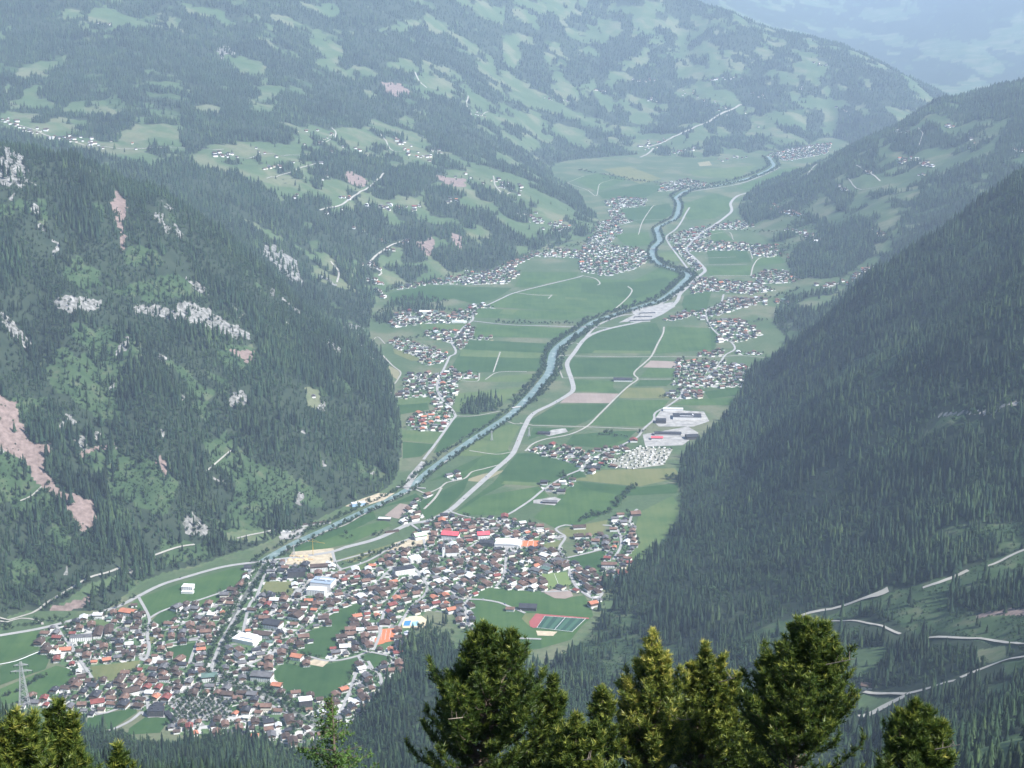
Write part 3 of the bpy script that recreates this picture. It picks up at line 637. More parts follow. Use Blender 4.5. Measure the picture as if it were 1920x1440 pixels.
# fields -----------------------------------------------------------------
FIELDS = [
 ('soil', '1070,737 1160,738 1143,756 1050,755'), ('soil', '1220,676 1272,678 1268,690 1205,689'), ('olive', '1175,727 1242,727 1256,747 1160,746'),
 ('olive', '1130,881 1265,878 1277,895 1200,912 1075,900'), ('hay', '905,889 952,880 905,904 868,901'), ('soil', '750,944 773,947 748,973 721,967'), ('hay', '921,637 927,637 906,653 900,652'),
 ('light', '855,712 1008,700 1005,712 985,716 860,716'), ('light', '855,738 985,725 950,750 930,762 905,755 860,775 850,765'), ('light', '752,806 835,810 815,832 755,826'), ('dark', '745,756 800,752 805,768 745,778'),
 ('light', '788,745 806,745 808,755 742,760 738,750'), ('dark', '755,828 815,833 790,856 755,860'), ('dark', '852,785 945,775 880,812 830,845 812,850'),
 ('dark', '880,637 1040,645 1020,680 1010,696 865,699 845,690 860,665'), ('grass', '895,608 1075,616 1060,634 885,632'), ('light', '865,655 1025,662 1018,672 862,668'),
 ('olive', '735,650 770,665 800,678 770,676 740,663'), ('hay', '706,678 735,688 751,697 745,712 712,690'), ('light', '790,608 875,609 860,622 790,618'),
 ('grass', '895,578 1080,585 1120,590 1070,600 890,596'), ('light', '945,580 970,582 960,590 935,588'), ('grass', '965,550 1080,522 1190,525 1240,500 1285,517 1255,545 1190,575 1125,588 1090,585 905,575'), ('dark', '1090,530 1200,528 1250,520 1260,535 1190,560 1090,548'),
 ('light', '1000,551 1045,552 1045,555 1000,554'), ('light', '1060,557 1100,559 1100,563 1060,561'),
 ('dark', '730,550 800,535 960,540 930,560 890,570 850,560 790,570 730,570'), ('grass', '980,510 1085,510 1080,520 985,540 965,537'),
 ('dark', '1085,645 1120,625 1155,612 1230,605 1240,625 1222,662 1080,663'), ('grass', '1228,664 1250,612 1330,615 1335,655'), ('light', '1115,657 1220,658 1220,663 1110,662'),
 ('dark', '1075,672 1205,671 1190,700 1192,706 1072,706 1066,685'), ('grass', '1215,690 1268,692 1262,707 1200,707'), ('grass', '1078,712 1150,714 1150,728 1160,736 1073,734'), ('dark', '1200,713 1262,713 1250,724 1190,724'),
 ('dark', '1045,758 1140,758 1110,785 1080,798 1000,795 990,790'), ('grass', '1160,750 1255,750 1235,775 1222,792 1205,800 1105,797'), ('dark', '1320,735 1385,725 1392,740 1330,748'), ('grass', '1280,750 1385,745 1370,760 1255,760'),
 ('dark', '1000,802 1080,803 1050,815 1010,818 990,825'), ('dark', '1075,815 1160,808 1195,808 1165,832 1120,840 1060,833'), ('grass', '1125,840 1180,822 1160,840'),
 ('dark', '970,850 1005,850 1075,870 1100,895 1065,897 1045,905 955,905 905,930 880,950 850,962 925,905'), ('grass', '905,930 1010,912 1030,930 950,965 848,967'), ('light', '945,902 1010,905 1010,912 940,908'),
 ('grass', '850,880 945,835 965,855 925,880 870,900'), ('light', '880,820 960,795 975,800 950,845 900,855 860,855'), ('dark', '800,905 850,880 905,855 880,880'), ('dark', '780,945 880,895 870,920 838,955 800,975'),
 ('dark', '700,955 790,935 780,925 745,940'), ('dark', '545,1030 700,958 705,972 650,1000 560,1040'), ('grass', '655,995 720,975 735,985 660,1018 555,1042 550,1035'), ('olive', '632,1050 735,1020 700,1040 665,1055'), ('light', '640,1068 735,1038 690,1062 655,1078'),
 ('grass', '1000,970 1040,935 1080,905 1180,912 1160,950 1090,985 1040,990'), ('dark', '1080,903 1200,914 1275,905 1268,925 1170,930 1110,920'), ('light', '1200,960 1260,930 1275,950 1260,990 1230,1025 1190,1060 1175,1045 1200,1020 1192,985'), ('olive', '1060,990 1140,975 1130,1000 1080,1010 1050,1003'),
 ('dark', '1065,1047 1130,1033 1136,1040 1125,1067 1098,1067 1075,1058'), ('olive', '1170,1060 1200,1055 1195,1072 1168,1068'), ('olive', '1020,1020 1055,1012 1050,1030 1022,1034'),
 ('grass', '880,1124 912,1102 1015,1110 1060,1122 1095,1116 1108,1135 1112,1155 1090,1175 1070,1200 1010,1217 955,1220 915,1215 893,1187'), ('olive', '985,1150 1010,1150 1000,1178 990,1172 978,1160'), ('dark', '960,1195 1015,1198 1015,1216 955,1218'),
 ('grass', '0,1192 68,1178 75,1195 72,1217 0,1245'), ('dark', '0,1250 80,1220 92,1238 85,1255 40,1270 0,1285'), ('grass', '0,1292 105,1248 132,1255 142,1275 120,1292 60,1312 0,1322'), ('olive', '168,1250 265,1238 250,1258 208,1277 177,1274'), ('light', '165,1168 195,1162 205,1170 180,1180'),
 ('dark', '311,1215 370,1204 364,1240 323,1241'), ('dark', '512,1260 533,1242 573,1251 617,1245 669,1234 675,1240 664,1258 650,1283 629,1304 600,1313 573,1305 535,1300 521,1279'),
 ('dark', '608,1160 644,1140 677,1131 673,1154 660,1177 631,1208 610,1233 577,1229 554,1217 587,1204 556,1194 581,1183 621,1171'), ('dark', '677,1232 696,1225 729,1229 733,1240 702,1253'), ('dark', '717,1275 742,1273 726,1300'),
 ('grass', '245,1132 260,1122 350,1090 440,1065 465,1072 445,1100 410,1108 375,1122 340,1135 275,1158 262,1145'), ('dark', '286,1162 302,1147 327,1139 331,1157 318,1168 298,1171'), ('grass', '360,1125 420,1108 418,1125 372,1140'), ('olive', '487,1115 498,1091 553,1090 552,1106 548,1116'),
 ('dark', '165,1346 255,1326 257,1336 205,1370 160,1372'), ('dark', '242,1366 272,1345 320,1346 300,1374 240,1378'), ('dark', '428,1328 455,1320 455,1330 435,1336'), ('olive', '278,1192 300,1198 285,1208 278,1205'),
 ('dark', '1330,605 1345,625 1342,650 1335,660'), ('dark', '1325,470 1400,470 1410,492 1330,495'), ('grass', '1325,500 1408,498 1405,518 1330,517'), ('grass', '1412,485 1475,480 1480,492 1415,500'), ('dark', '1335,545 1325,580 1290,590 1278,572 1283,555'), ('grass', '1330,432 1355,432 1375,450 1335,455'),
 ('light', '1235,475 1270,470 1275,490 1245,490'), ('grass', '1150,440 1215,435 1222,460 1175,462'), ('dark', '1165,392 1255,382 1262,400 1240,415 1200,420 1170,405'), ('grass', '1275,385 1340,362 1375,372 1368,392 1340,410 1290,413'), ('light', '1285,388 1294,388 1282,415 1277,412'),
 ('dark', '1120,362 1200,345 1250,350 1210,370 1130,372'), ('grass', '1070,335 1120,325 1180,335 1120,360'), ('light', '1290,320 1420,310 1380,335 1300,330'), ('hay', '1308,305 1330,302 1335,310 1312,312'), ('grass', '1380,350 1440,330 1460,318 1500,312 1440,340 1400,358'), ('olive', '1130,318 1180,312 1240,335 1200,345'),
]
KIND_WORD = {'soil': 'bare brown ploughed field', 'olive': 'pale mown meadow', 'hay': 'dry yellow hay strip', 'grass': 'green meadow', 'dark': 'dark green meadow', 'light': 'light green meadow'}
for k, (c, s) in enumerate(FIELDS):
    sheet('field', fl(s), MG[c], .15 + .003 * k, KIND_WORD[c] + ' on the valley floor')

# roads ------------------------------------------------------------------
_ro = [0.0]
ROADS = []            # (line, half width) kept for keeping houses off
def road(s, w, m=None, name='road', label='pale road across the valley floor', off=.7, keep=True):
    line = catmull(fl(s), 20)
    if keep: ROADS.append((line, w / 2))
    _ro[0] += .004
    return ribbon(name, line, w, m or M_road, off + _ro[0], label)
HIGHWAY = '646,1027 708,1010 767,983 802,977 842,958 880,925 930,880 958,855 968,838 984,800 1000,776 1037,757 1067,739 1075,729 1071,710 1065,692 1064,679 1077,661 1096,636 1120,623 1152,614 1190,606 1216,599 1241,588 1262,573 1271,562 1275,552 1287,540 1305,522 1316,514 1322,507 1315,497 1300,482 1288,468 1310,443 1335,425 1360,407 1372,395 1370,381 1382,368 1400,362'
road(HIGHWAY, 15, label='main valley road with white verge, running the length of the valley floor')
road('1096,636 1115,614 1140,601 1165,592 1205,586 1235,572 1262,556 1285,541 1303,523', 11, label='pale road beside the river towards the wide gravel yard', off=.74)
road('1303,523 1290,505 1275,485 1262,468 1253,455 1250,443 1267,430 1278,415 1286,400 1293,389', 9, label='river side road past the bridge', off=.72)
road('1270,375 1276,366 1287,361 1325,355 1385,345 1435,327 1462,314', 10, label='far road bending with the river towards the distant small town', off=.72)
road('1245,613 1243,626 1233,645 1222,667 1207,682 1192,695 1189,703 1196,711 1180,723 1160,741 1125,776 1100,800 1067,815 1025,823 1000,832 985,846', 6, M_track, 'farm_track', 'pale winding farm track between the fields')
for s in ('1047,667 1150,669 1250,669 1350,670', '1350,669 1390,667 1438,671', '1055,709 1150,709 1197,711 1265,711', '1000,798 1080,800 1140,802 1205,805', '975,793 1000,798', '1047,667 1046,684 1055,709', '1047,667 1075,665', '1047,667 1049,655 1075,643 1086,646',
          '952,790 965,795 980,794', '880,845 930,852 958,848', '1320,497 1400,496', '1330,520 1345,517 1408,517', '1322,484 1380,482', '1408,517 1412,500 1420,487 1428,483', '1405,465 1411,485', '1330,440 1366,435 1375,450', '1197,440 1205,415 1223,388 1230,385', '1150,415 1190,413 1260,411',
          '1063,343 1100,356 1118,367 1125,345 1150,337', '1063,343 1075,338 1095,330', '967,549 1000,553 1030,554 1035,553 1028,560', '1092,517 1115,522 1125,531 1120,535', '1177,537 1185,545 1175,560 1155,578', '700,743 738,745', '910,712 935,698 988,697', '925,698 938,660', '863,714 895,715 899,700', '740,640 760,640 790,645 818,662 840,662', '852,780 890,780 938,771'):
    road(s, 4.5 if ',5' not in s[:6] else 5.5, M_track, 'farm_track', 'thin pale farm track across the fields', off=.62)
road('794,862 820,828 848,788 854,780 845,765 833,754 822,738 820,722 827,703 838,680 843,669 853,664 854,656 847,643 848,636 858,629 867,616 877,608 887,599 886,587 900,575 912,573 940,560 966,549 1030,533 1080,521 1093,517', 8, label='pale village road along the left bank of the river')
road('887,602 930,607 971,610 1020,611 1072,613 1115,615 1150,615', 7, label='straight pale road leading to the upper river bridge')
road('1205,806 1215,797 1226,787 1227,777 1235,770 1250,763 1275,745 1283,731 1315,718 1335,700 1350,681 1360,666 1377,656 1375,646 1364,637 1350,630 1332,612 1325,595 1327,580 1350,570 1357,552', 7, label='winding village road along the right foot of the valley')
road('1205,806 1195,820 1165,835 1130,850 1105,865 1090,880 1060,893 1020,918 995,938 960,961 945,968 930,978', 7, label='pale lane from the town past the farms')
road('842,861 815,882 778,915 745,933 708,952 676,968 646,985 610,997 575,1015 541,1028 535,1035', 5, M_track, 'riverside_path', 'pale riverside path with a low wall along the river')
road('500,1052 540,1047 573,1043 623,1035 646,1027', 12, label='white main road entering the town from the river bridge')
road('-20,1197 0,1192 70,1180 130,1165 215,1140 260,1118 300,1098 340,1085 420,1063 500,1052', 11, label='main road curving along the river side of the town')
road('780,918 800,925 825,915 838,905 870,898 885,885 905,880 950,868', 5, M_track, 'farm_track', 'pale lane past the small farm cluster beside the river', off=.64)
road('795,955 815,935 828,915', 6, M_track, 'farm_track', 'pale lane behind the brown field', off=.64)
road('842,958 860,965 890,972', 6, off=.66, label='short link road from the roundabout into the town')
for s in ('623,1035 630,1058 638,1070 610,1085 575,1092 545,1120', '628,1054 660,1045 700,1035', '640,1068 690,1052 745,1020 770,1010', '545,1120 560,1110 600,1098', '478,1128 492,1090 503,1062', '490,1115 470,1130 460,1165 455,1190', '410,1210 440,1160 452,1140', '410,1215 400,1240 396,1262', '410,1260 432,1262 470,1245 520,1220 565,1180 620,1145 670,1118 700,1100 730,1070 760,1050 800,1035', '402,1262 370,1282 340,1300', '420,1265 450,1280 480,1300 520,1330 560,1345',
          '260,1120 280,1160 276,1190 280,1215 272,1240 262,1232', '105,1172 118,1195 128,1205 140,1225 155,1245 175,1275 185,1285', '280,1160 300,1148 327,1138 345,1133 375,1125 425,1108', '276,1190 310,1182 370,1160 400,1150', '309,1210 340,1203 372,1200', '355,1245 362,1225 372,1202', '170,1325 185,1340 220,1330', '265,1335 245,1352 205,1372', '265,1335 280,1345 320,1340', '262,1300 275,1310 278,1330',
          '577,1231 610,1239 640,1238 672,1230 690,1222 697,1225', '672,1231 685,1250 700,1257 712,1265 717,1290 720,1305', '690,1222 735,1232 745,1245', '700,1257 690,1240', '668,1260 660,1285 650,1310 640,1335', '720,1272 745,1270', '700,1220 712,1190 720,1150 745,1110 770,1090', '878,1124 872,1140 878,1170 892,1190', '878,1124 905,1125 935,1130 955,1138 985,1150', '960,1000 950,1040 945,1080 930,1100', '880,1050 870,1080 850,1110 870,1125', '1045,1005 1060,1008 1048,1030 1060,1047', '1060,1047 1100,1038 1150,1025', '1040,1010 1060,1006 1050,1000 1042,992 1060,985 1085,988', '1062,1050 1068,1070 1080,1100 1110,1122 1125,1120 1130,1110', '800,1035 830,1045 860,1040 900,1015 950,1000', '760,1050 790,1080 800,1110 770,1140 745,1180', '845,1060 800,1070 770,1090', '860,1120 830,1100 800,1110', '900,972 930,978 960,995 985,990', '1130,985 1155,990 1165,1020 1150,1050', '1180,985 1185,965 1195,955', '962,1197 1015,1199',
          '1015,1110 1030,1110 1065,1108', '330,1310 300,1300 262,1298', '770,983 790,1000 800,1035'):
    road(s, 6.5, M_road, 'street', 'pale street between the houses of the town', off=.78)
road('0,1246 30,1240 60,1228 82,1219', 2.5, M_line, 'riverside_path', 'thin white fence line across the left meadow', off=.6, keep=False)

# clearings, yards and squares --------------------------------------------
YARDS = []; _yo = [0.0]
def yard(s, m, label, name='yard', off=.55, keep=True):
    p = fl(s)
    if keep: YARDS.append(p)
    _yo[0] += .003
    return sheet(name, p, m, off + _yo[0], label)
M_gravel = mat('pale_gravel', (.31, .30, .28), .95, noise=.35, nscale=.06)
M_sand = mat('building_sand', (.44, .37, .26), .95, noise=.25, nscale=.08)
M_camp = field_mat('camp_ground', (.10, .13, .07), (.38, .36, .31), .2)
yard('312,1318 340,1307 400,1306 420,1312 438,1338 420,1350 375,1352 345,1356 318,1352 330,1335', M_gravel, 'pale gravel car park planted with rows of small trees', 'car_park')
yard('1180,582 1262,566 1266,575 1240,589 1215,600 1160,605 1190,590', M_gravel, 'wide bare gravel yard beside the valley road')
yard('1150,862 1200,838 1262,842 1245,872 1185,880 1140,874', M_camp, 'grass and gravel pitches of the camp site', 'camp_site')
yard('1205,815 1290,800 1310,812 1280,835 1210,838', M_gravel, 'pale yard round the business park halls')
yard('1225,790 1240,768 1320,772 1330,790 1300,800 1235,800', M_gravel, 'pale yard round the large dark workshop')
yard('548,1035 625,1028 630,1052 600,1062 560,1060 535,1058', M_sand, 'sandy building site with stacked timber beside the main road', 'building_site')
yard('740,1018 800,1000 815,1010 770,1030 720,1035', M_sand, 'bare sandy ground at the upper edge of the town', 'building_site')
yard('650,935 700,925 740,925 720,938 680,950 648,950', M_sand, 'bare sandy works yard by the river bank')
yard('520,1000 545,985 575,990 560,1010 525,1012', M_gravel, 'pale yard at the small power station')
yard('554,1112 570,1085 625,1072 650,1078 620,1110 560,1118', M_gravel, 'pale forecourt round the white school', off=.5, keep=False)
yard('756,915 765,893 790,865 800,868 780,895 765,920', M_gravel, 'pale gravel yard by the river at the foot of the mountain')
yard('1035,806 1060,803 1065,810 1030,818 1020,815', M_gravel, 'pale concrete yard of the field barn')
yard('1000,938 1040,932 1052,936 1040,948 1000,944', M_gravel, 'pale yard round the lonely barn')
yard('930,1015 985,1005 1002,1025 960,1032 925,1028', M_gravel, 'pale forecourt of the white hall', off=.5, keep=False)
yard('1020,1112 1035,1105 1070,1108 1075,1118 1060,1123 1040,1122', MG['soil'], 'patch of bare brown earth below the grass pitch', off=.6)
yard('574,1245 590,1236 617,1241 605,1251', M_sand, 'sandy riding ring beside the green meadow', off=.62)

# built-up ground -----------------------------------------------------------
TOWNS = {
 'main': '66,1200 100,1178 215,1150 262,1128 275,1160 300,1172 335,1158 330,1138 380,1122 425,1105 462,1068 500,1052 560,1045 622,1036 640,1070 690,1062 740,1035 770,1008 795,985 830,970 890,970 945,972 1010,985 1050,1005 1060,1045 1062,1106 1015,1112 910,1102 880,1126 894,1185 872,1186 850,1150 800,1145 775,1180 752,1215 768,1252 745,1270 717,1278 705,1312 665,1348 640,1372 560,1398 440,1382 335,1378 295,1350 262,1330 255,1322 165,1345 75,1325 20,1330 60,1310 140,1278 130,1255 95,1235',
 'mainb': '1063,1050 1080,1046 1135,1031 1150,1010 1148,985 1155,968 1180,964 1190,985 1195,1010 1200,1035 1182,1062 1160,1090 1128,1098 1130,1120 1108,1146 1108,1121 1068,1106', 'mainc': '1060,993 1085,984 1120,984 1128,1002 1065,1006', 'maind': '1080,1004 1130,1004 1140,1012 1135,1028 1085,1040',
 'v1': '746,747 765,702 812,702 850,690 898,700 900,713 860,716 855,760 812,764 808,745 765,748', 'v2': '762,792 775,776 845,766 850,780 833,808 765,810', 'v3': '733,642 747,634 790,645 838,664 830,682 800,686 742,655', 'v3b': '795,625 850,612 872,610 930,628 905,642 865,658 850,645 800,632',
 'v4': '725,606 735,590 785,576 830,588 890,598 880,606 800,607 740,615', 'v5': '850,590 885,575 905,570 932,580 895,590 885,600 850,600', 'v6': '800,533 830,522 880,508 900,510 935,502 965,505 975,512 952,532 890,534', 'v6b': '730,540 765,533 800,531 798,537 735,545', 'v6c': '935,500 975,485 1000,470 1012,475 985,490 960,502',
 'v7': '1086,476 1105,446 1148,422 1170,432 1140,460 1200,467 1218,487 1190,505 1142,518 1090,512', 'v7b': '1000,478 1030,465 1085,472 1085,484 1010,482', 'v7c': '1065,418 1110,420 1165,408 1190,415 1150,425 1100,440', 'v8': '1130,378 1165,370 1215,374 1205,390 1150,392', 'v8b': '1140,395 1160,390 1175,410 1150,415',
 'v9': '1255,442 1300,430 1345,422 1330,442 1305,456 1255,456', 'v9b': '1262,462 1290,452 1330,452 1400,458 1440,462 1440,470 1330,472 1290,472 1322,500 1305,510 1285,490', 'v10': '1345,420 1400,412 1450,395 1495,400 1530,422 1500,432 1445,420 1390,430 1345,432', 'v9c': '1405,470 1440,460 1515,470 1518,480 1480,488 1410,478', 'v9d': '1475,440 1490,430 1540,448 1530,456 1485,450',
 'v11': '1290,530 1320,522 1360,526 1420,532 1455,545 1410,552 1340,546 1300,552', 'v12': '1408,517 1440,506 1500,511 1575,518 1530,530 1430,532', 'v13': '1322,602 1390,598 1432,628 1385,642 1345,642', 'v13b': '1290,590 1335,575 1370,560 1440,562 1370,585 1320,600',
 'v14': '1268,685 1275,675 1340,676 1425,692 1402,727 1322,728 1262,722 1265,700 1240,702 1243,697', 'v15': '1310,663 1360,656 1352,669 1312,668', 'v15b': '1382,661 1432,662 1430,667 1380,667', 'v16': '1248,737 1282,727 1325,735 1312,748 1252,748', 'v17': '988,842 1020,835 1070,838 1130,852 1190,876 1125,880 1060,872 1000,852', 'v18': '1045,868 1075,876 1142,886 1100,890 1050,878',
 'v19': '1012,910 1040,896 1072,891 1080,905 1060,926 1020,922', 'v20': '835,893 880,873 888,884 850,902', 'v22': '760,990 745,975 780,935 812,925 812,945 795,970', 'v24': '1430,296 1450,287 1490,278 1560,268 1550,288 1480,302', 'v25': '1228,348 1290,336 1335,347 1300,353 1232,360', 'v26': '1245,600 1285,585 1300,592 1260,602', 'v27': '1120,845 1165,830 1180,845 1140,858',
}
TOWN_P = {k: fl(s) for k, s in TOWNS.items()}
M_town = bpy.data.materials.new('gardens_and_yards'); M_town.use_nodes = True
def _town_mat(m):
    nt = m.node_tree; N = nt.nodes; L = nt.links; b = N['Principled BSDF']; b.inputs['Roughness'].default_value = .95
    geo = N.new('ShaderNodeNewGeometry')
    n1 = N.new('ShaderNodeTexNoise'); n1.inputs['Scale'].default_value = .05; n1.inputs['Detail'].default_value = 4
    vo = N.new('ShaderNodeTexVoronoi'); vo.inputs['Scale'].default_value = .07
    L.new(geo.outputs['Position'], n1.inputs['Vector']); L.new(geo.outputs['Position'], vo.inputs['Vector'])
    se = N.new('ShaderNodeSeparateColor'); L.new(vo.outputs['Color'], se.inputs[0])
    r = N.new('ShaderNodeValToRGB'); r.color_ramp.interpolation = 'CONSTANT'; e = r.color_ramp.elements
    e[0].position = 0; e[0].color = (.055, .110, .038, 1); e[1].position = .46; e[1].color = (.42, .41, .38, 1)
    for p, c in ((.60, (.075, .125, .045, 1)), (.74, (.52, .50, .47, 1)), (.85, (.20, .195, .18, 1)), (.92, (.06, .11, .042, 1))):
        q = e.new(p); q.color = c
    L.new(se.outputs[0], r.inputs[0]); L.new(r.outputs[0], b.inputs['Base Color'])
_town_mat(M_town)
for _k, (k, p) in enumerate(TOWN_P.items()):
    sheet('built_up_ground', p, M_town, .08 + .0012 * _k, 'gardens, drives and yards between the houses')
# the green fields that lie inside the town outline stay above the yards
EXCL = [fl(s) for c, s in FIELDS] + YARDS
EXCL += [fl(s) for s in ('1015,1076 1062,1073 1074,1098 1024,1106', '978,1012 1013,1012 1012,1034 975,1034', '700,1190 712,1176 748,1174 742,1206 725,1216 700,1222', '748,1158 795,1152 803,1162 797,1190 750,1190')]

# slope roads ---------------------------------------------------------------
def lane(s, w, ymin, label, m=None, name='mountain_road', off=1.2):
    line = catmull(sl(s, ymin), 20)
    return ribbon(name, line, w, m or M_track, off, label), line
SLOPE_LINES = []
for s, w, ym, lab in (
  ('1500,1156 1540,1145 1600,1130 1645,1117 1665,1108', 11, 900, 'pale forest road climbing right along the clearing'), ('1730,1103 1760,1093 1785,1084 1815,1070', 10, 900, 'pale forest road between the right hand spruce stands'), ('1850,1063 1890,1045 1925,1030', 7, 900, 'pale forest road leaving at the right edge'),
  ('1500,1156 1515,1163 1560,1165 1620,1168 1655,1175 1688,1190', 7, 900, 'forest road bend below the clearing'), ('1740,1197 1790,1197 1850,1200 1890,1207 1925,1208', 8, 900, 'pale road along the foot of the clearing'),
  ('1620,1298 1660,1302 1697,1303', 10, 900, 'pale hairpin of the mountain road'), ('1697,1306 1665,1322 1640,1336 1610,1345', 13, 900, 'pale lower arm of the hairpin'), ('1700,1302 1740,1292 1790,1277', 10, 900, 'pale mountain road beside the spruce stand'), ('1800,1272 1850,1252 1880,1240 1925,1232', 8, 900, 'pale mountain road rising to the right edge'),
  ('0,1166 40,1160 75,1165 80,1172', 5, 900, 'pale path at the left foot of the slope'), ('0,1160 60,1150 85,1133 120,1112 165,1085 200,1075 228,1065', 6, 900, 'white walled path climbing the left foot of the slope'), ('290,1042 330,1028 365,1022', 5, 900, 'short pale path among trees on the left slope'),
  ('445,1010 490,1000 520,993', 5, 900, 'pale path at the forest edge by the river'),
  ('388,884 410,865 437,843', 4, 900, 'thin pale cut across the green clearing'), ('38,940 60,930 78,913', 4, 900, 'thin pale track across the lower left clearing'),
  ('1210,277 1260,258 1320,232 1350,215 1390,196', 19, 7000, 'long straight pale cut across the far wooded slope'), ('1200,295 1215,288 1225,278', 14, 7000, 'pale road at the foot of the far slope'),
  ('0,228 60,242 90,255 130,265 180,275 240,280 330,277 420,280', 7, 5300, 'thin pale road through the upper left hamlets'), ('600,395 640,385 680,358 705,340 720,325', 9, 5300, 'pale road climbing the terraced hill'), ('500,335 540,325 575,312 600,305', 6, 5300, 'thin pale road over the terraced meadows'), ('400,285 440,295 520,290 580,290', 6, 5300, 'thin pale road between the upper hamlets'),
  ('595,270 620,262 630,250 622,240', 7, 5300, 'pale road rising between upper meadows'), ('700,240 720,260 735,282 755,285', 7, 5300, 'pale bending lane on the upper meadow'), ('778,135 785,150 800,165', 9, 5300, 'pale track in the high alp'), ('878,180 876,200 900,215 915,210', 8, 5300, 'pale road bend on the high meadow'), ('925,330 930,350 945,365 960,362', 7, 5300, 'pale lane bend below the wood'),
  ('690,497 705,480 730,462 760,450', 8, 5300, 'pale lane to the hill farm'), ('690,500 715,510 710,518', 7, 5300, 'pale lane bend by the lower farms'), ('620,490 635,510 632,530', 7, 5300, 'pale lane bend below the crag'), ('970,400 985,412 995,418', 6, 5300, 'thin pale lane to the hill village'),
  ('1605,310 1625,322 1640,330 1650,340', 8, 5600, 'pale road winding over the right hand alp'), ('1515,328 1522,318 1532,308', 8, 5600, 'pale track on the forest edge'), ('1722,240 1730,250 1726,265 1722,278', 6, 5600, 'pale lane down the right hand alp'), ('1660,250 1680,248 1700,256', 6, 5600, 'pale lane between right hand farms'), ('1555,540 1580,528 1600,524', 5, 5600, 'pale lane on the right foot meadow'), ('1590,335 1610,355 1650,350', 5, 5600, 'pale lane along the alp'),
  ('712,660 735,685 751,698 747,710 740,720', 5, 4000, 'pale path at the mountain foot'), ('697,640 708,632 722,645', 4, 4000, 'pale path by the forest toe')):
    o, line = lane(s, w * (.9 if ym == 900 and w > 6 else 1), ym, lab); SLOPE_LINES.append((line, w / 2))

# ------------------------------------------------------------------ vegetation
M_spruce = instance_mat('spruce_needles', (.010, .026, .015), (.026, .046, .018), val=(.4, 1.75), patch=(.055, .085, .030))
M_bark = mat('bark', (.13, .10, .08), .95, noise=.3, nscale=.8)
M_leaf = instance_mat('broad_leaves', (.020, .046, .020), (.044, .080, .028), val=(.6, 1.4))

def skirt_tree(h, r, tiers, pts_, seed, droop=.32, base=.10, thin=1.0):
    """spruce: overlapping ragged skirts of boughs on a spire"""
    rg = np.random.default_rng(seed); v, f = [], []
    for k in range(tiers):
        t = k / tiers
        z_out = h * (base + (1 - base) * t); rad = r * (1 - t) ** .82 * rg.uniform(.85, 1.12) + .03 * r
        z_in = min(h, z_out + h * (droop * (1.25 - t * .55)))
        i = len(v); v.append((rg.normal(0, .02 * r), rg.normal(0, .02 * r), z_in)); n = pts_; a0 = rg.uniform(0, 6.28)
        for j in range(2 * n):
            a = a0 + math.pi * j / n
            q = rad * (rg.uniform(.85, 1.2) if j % 2 == 0 else rg.uniform(.42, .62) * thin)
            zz = z_out - (0 if j % 2 == 0 else -.06 * h) + rg.uniform(-.02, .02) * h
            v.append((q * math.cos(a), q * math.sin(a), zz))
        for j in range(2 * n): f.append((i, i + 1 + j, i + 1 + (j + 1) % (2 * n)))
    return np.array(v), np.array(f)

def leaf_ball(r, h, n, seed, size=.55, trunk=.18):
    """broadleaf crown: many small leaf sprays over an uneven lobed volume"""
    rg = np.random.default_rng(seed); v, f = [], []
    lobes = [(rg.normal(0, .38 * r), rg.normal(0, .38 * r), h * (trunk + (1 - trunk) * rg.uniform(.3, .8)), r * rg.uniform(.45, .75)) for _ in range(7)]
    for k in range(n):
        cx, cy__, cz_, lr = lobes[k % 7]
        d = rg.normal(size=3); d /= np.linalg.norm(d); d[2] *= 1.15
        p = np.array((cx, cy__, cz_)) + d * lr * rg.uniform(.75, 1.05)
        a = rg.normal(size=3); a -= d * np.dot(a, d) * .6; a /= np.linalg.norm(a); b = np.cross(d, a); s = size * r * rg.uniform(.25, .5)
        i = len(v); v += [p + a * s, p - a * s * .6 + b * s * .8, p - a * s * .5 - b * s * .8]; f.append((i, i + 1, i + 2))
    return np.array(v), np.array(f)

def trunk_mesh(h, r, name='trunk', lean=0.0):
    b = MB(); b.bar((0, 0, -1.5), (lean * .4, 0, h * .45), r, n=6, r2=r * .75); b.bar((lean * .4, 0, h * .45), (lean, 0, h), r * .75, n=6, r2=r * .2)
    return b.mesh(name, [M_bark])

SPRUCE = []
for k, (h, r, ti, n) in enumerate(((24, 4.0, 8, 7), (29, 4.3, 9, 7), (20, 3.6, 7, 7), (26, 3.4, 9, 6), (16, 3.5, 6, 7))):
    v, f = skirt_tree(h, r, ti, n, 100 + k)
    SPRUCE.append((np_mesh('spruce_crown', v, f, [M_spruce]), trunk_mesh(h * .8, .28)))
FAR_TREES = []
for k, (h, r) in enumerate(((24, 3.6), (28, 4.0), (20, 3.4))):
    v, f = skirt_tree(h, r, 4, 5, 200 + k, droop=.42)
    FAR_TREES.append(np_mesh('far_spruce_crown', v, f, [M_spruce]))
BROAD = []
for k, (h, r) in enumerate(((11, 4.2), (9, 3.6), (14, 4.8), (7, 2.8))):
    v, f = leaf_ball(r, h, 190, 300 + k)
    b = MB(); b.bar((0, 0, -.5), (0, 0, h * .45), .3, n=6, r2=.2)
    for q in range(4):
        a = q * 1.57 + k; b.bar((0, 0, h * .35), (math.cos(a) * r * .5, math.sin(a) * r * .5, h * .72), .14, n=4, r2=.05)
    BROAD.append((np_mesh('broadleaf_crown', v, f, [M_leaf]), b.mesh('trunk', [M_bark])))

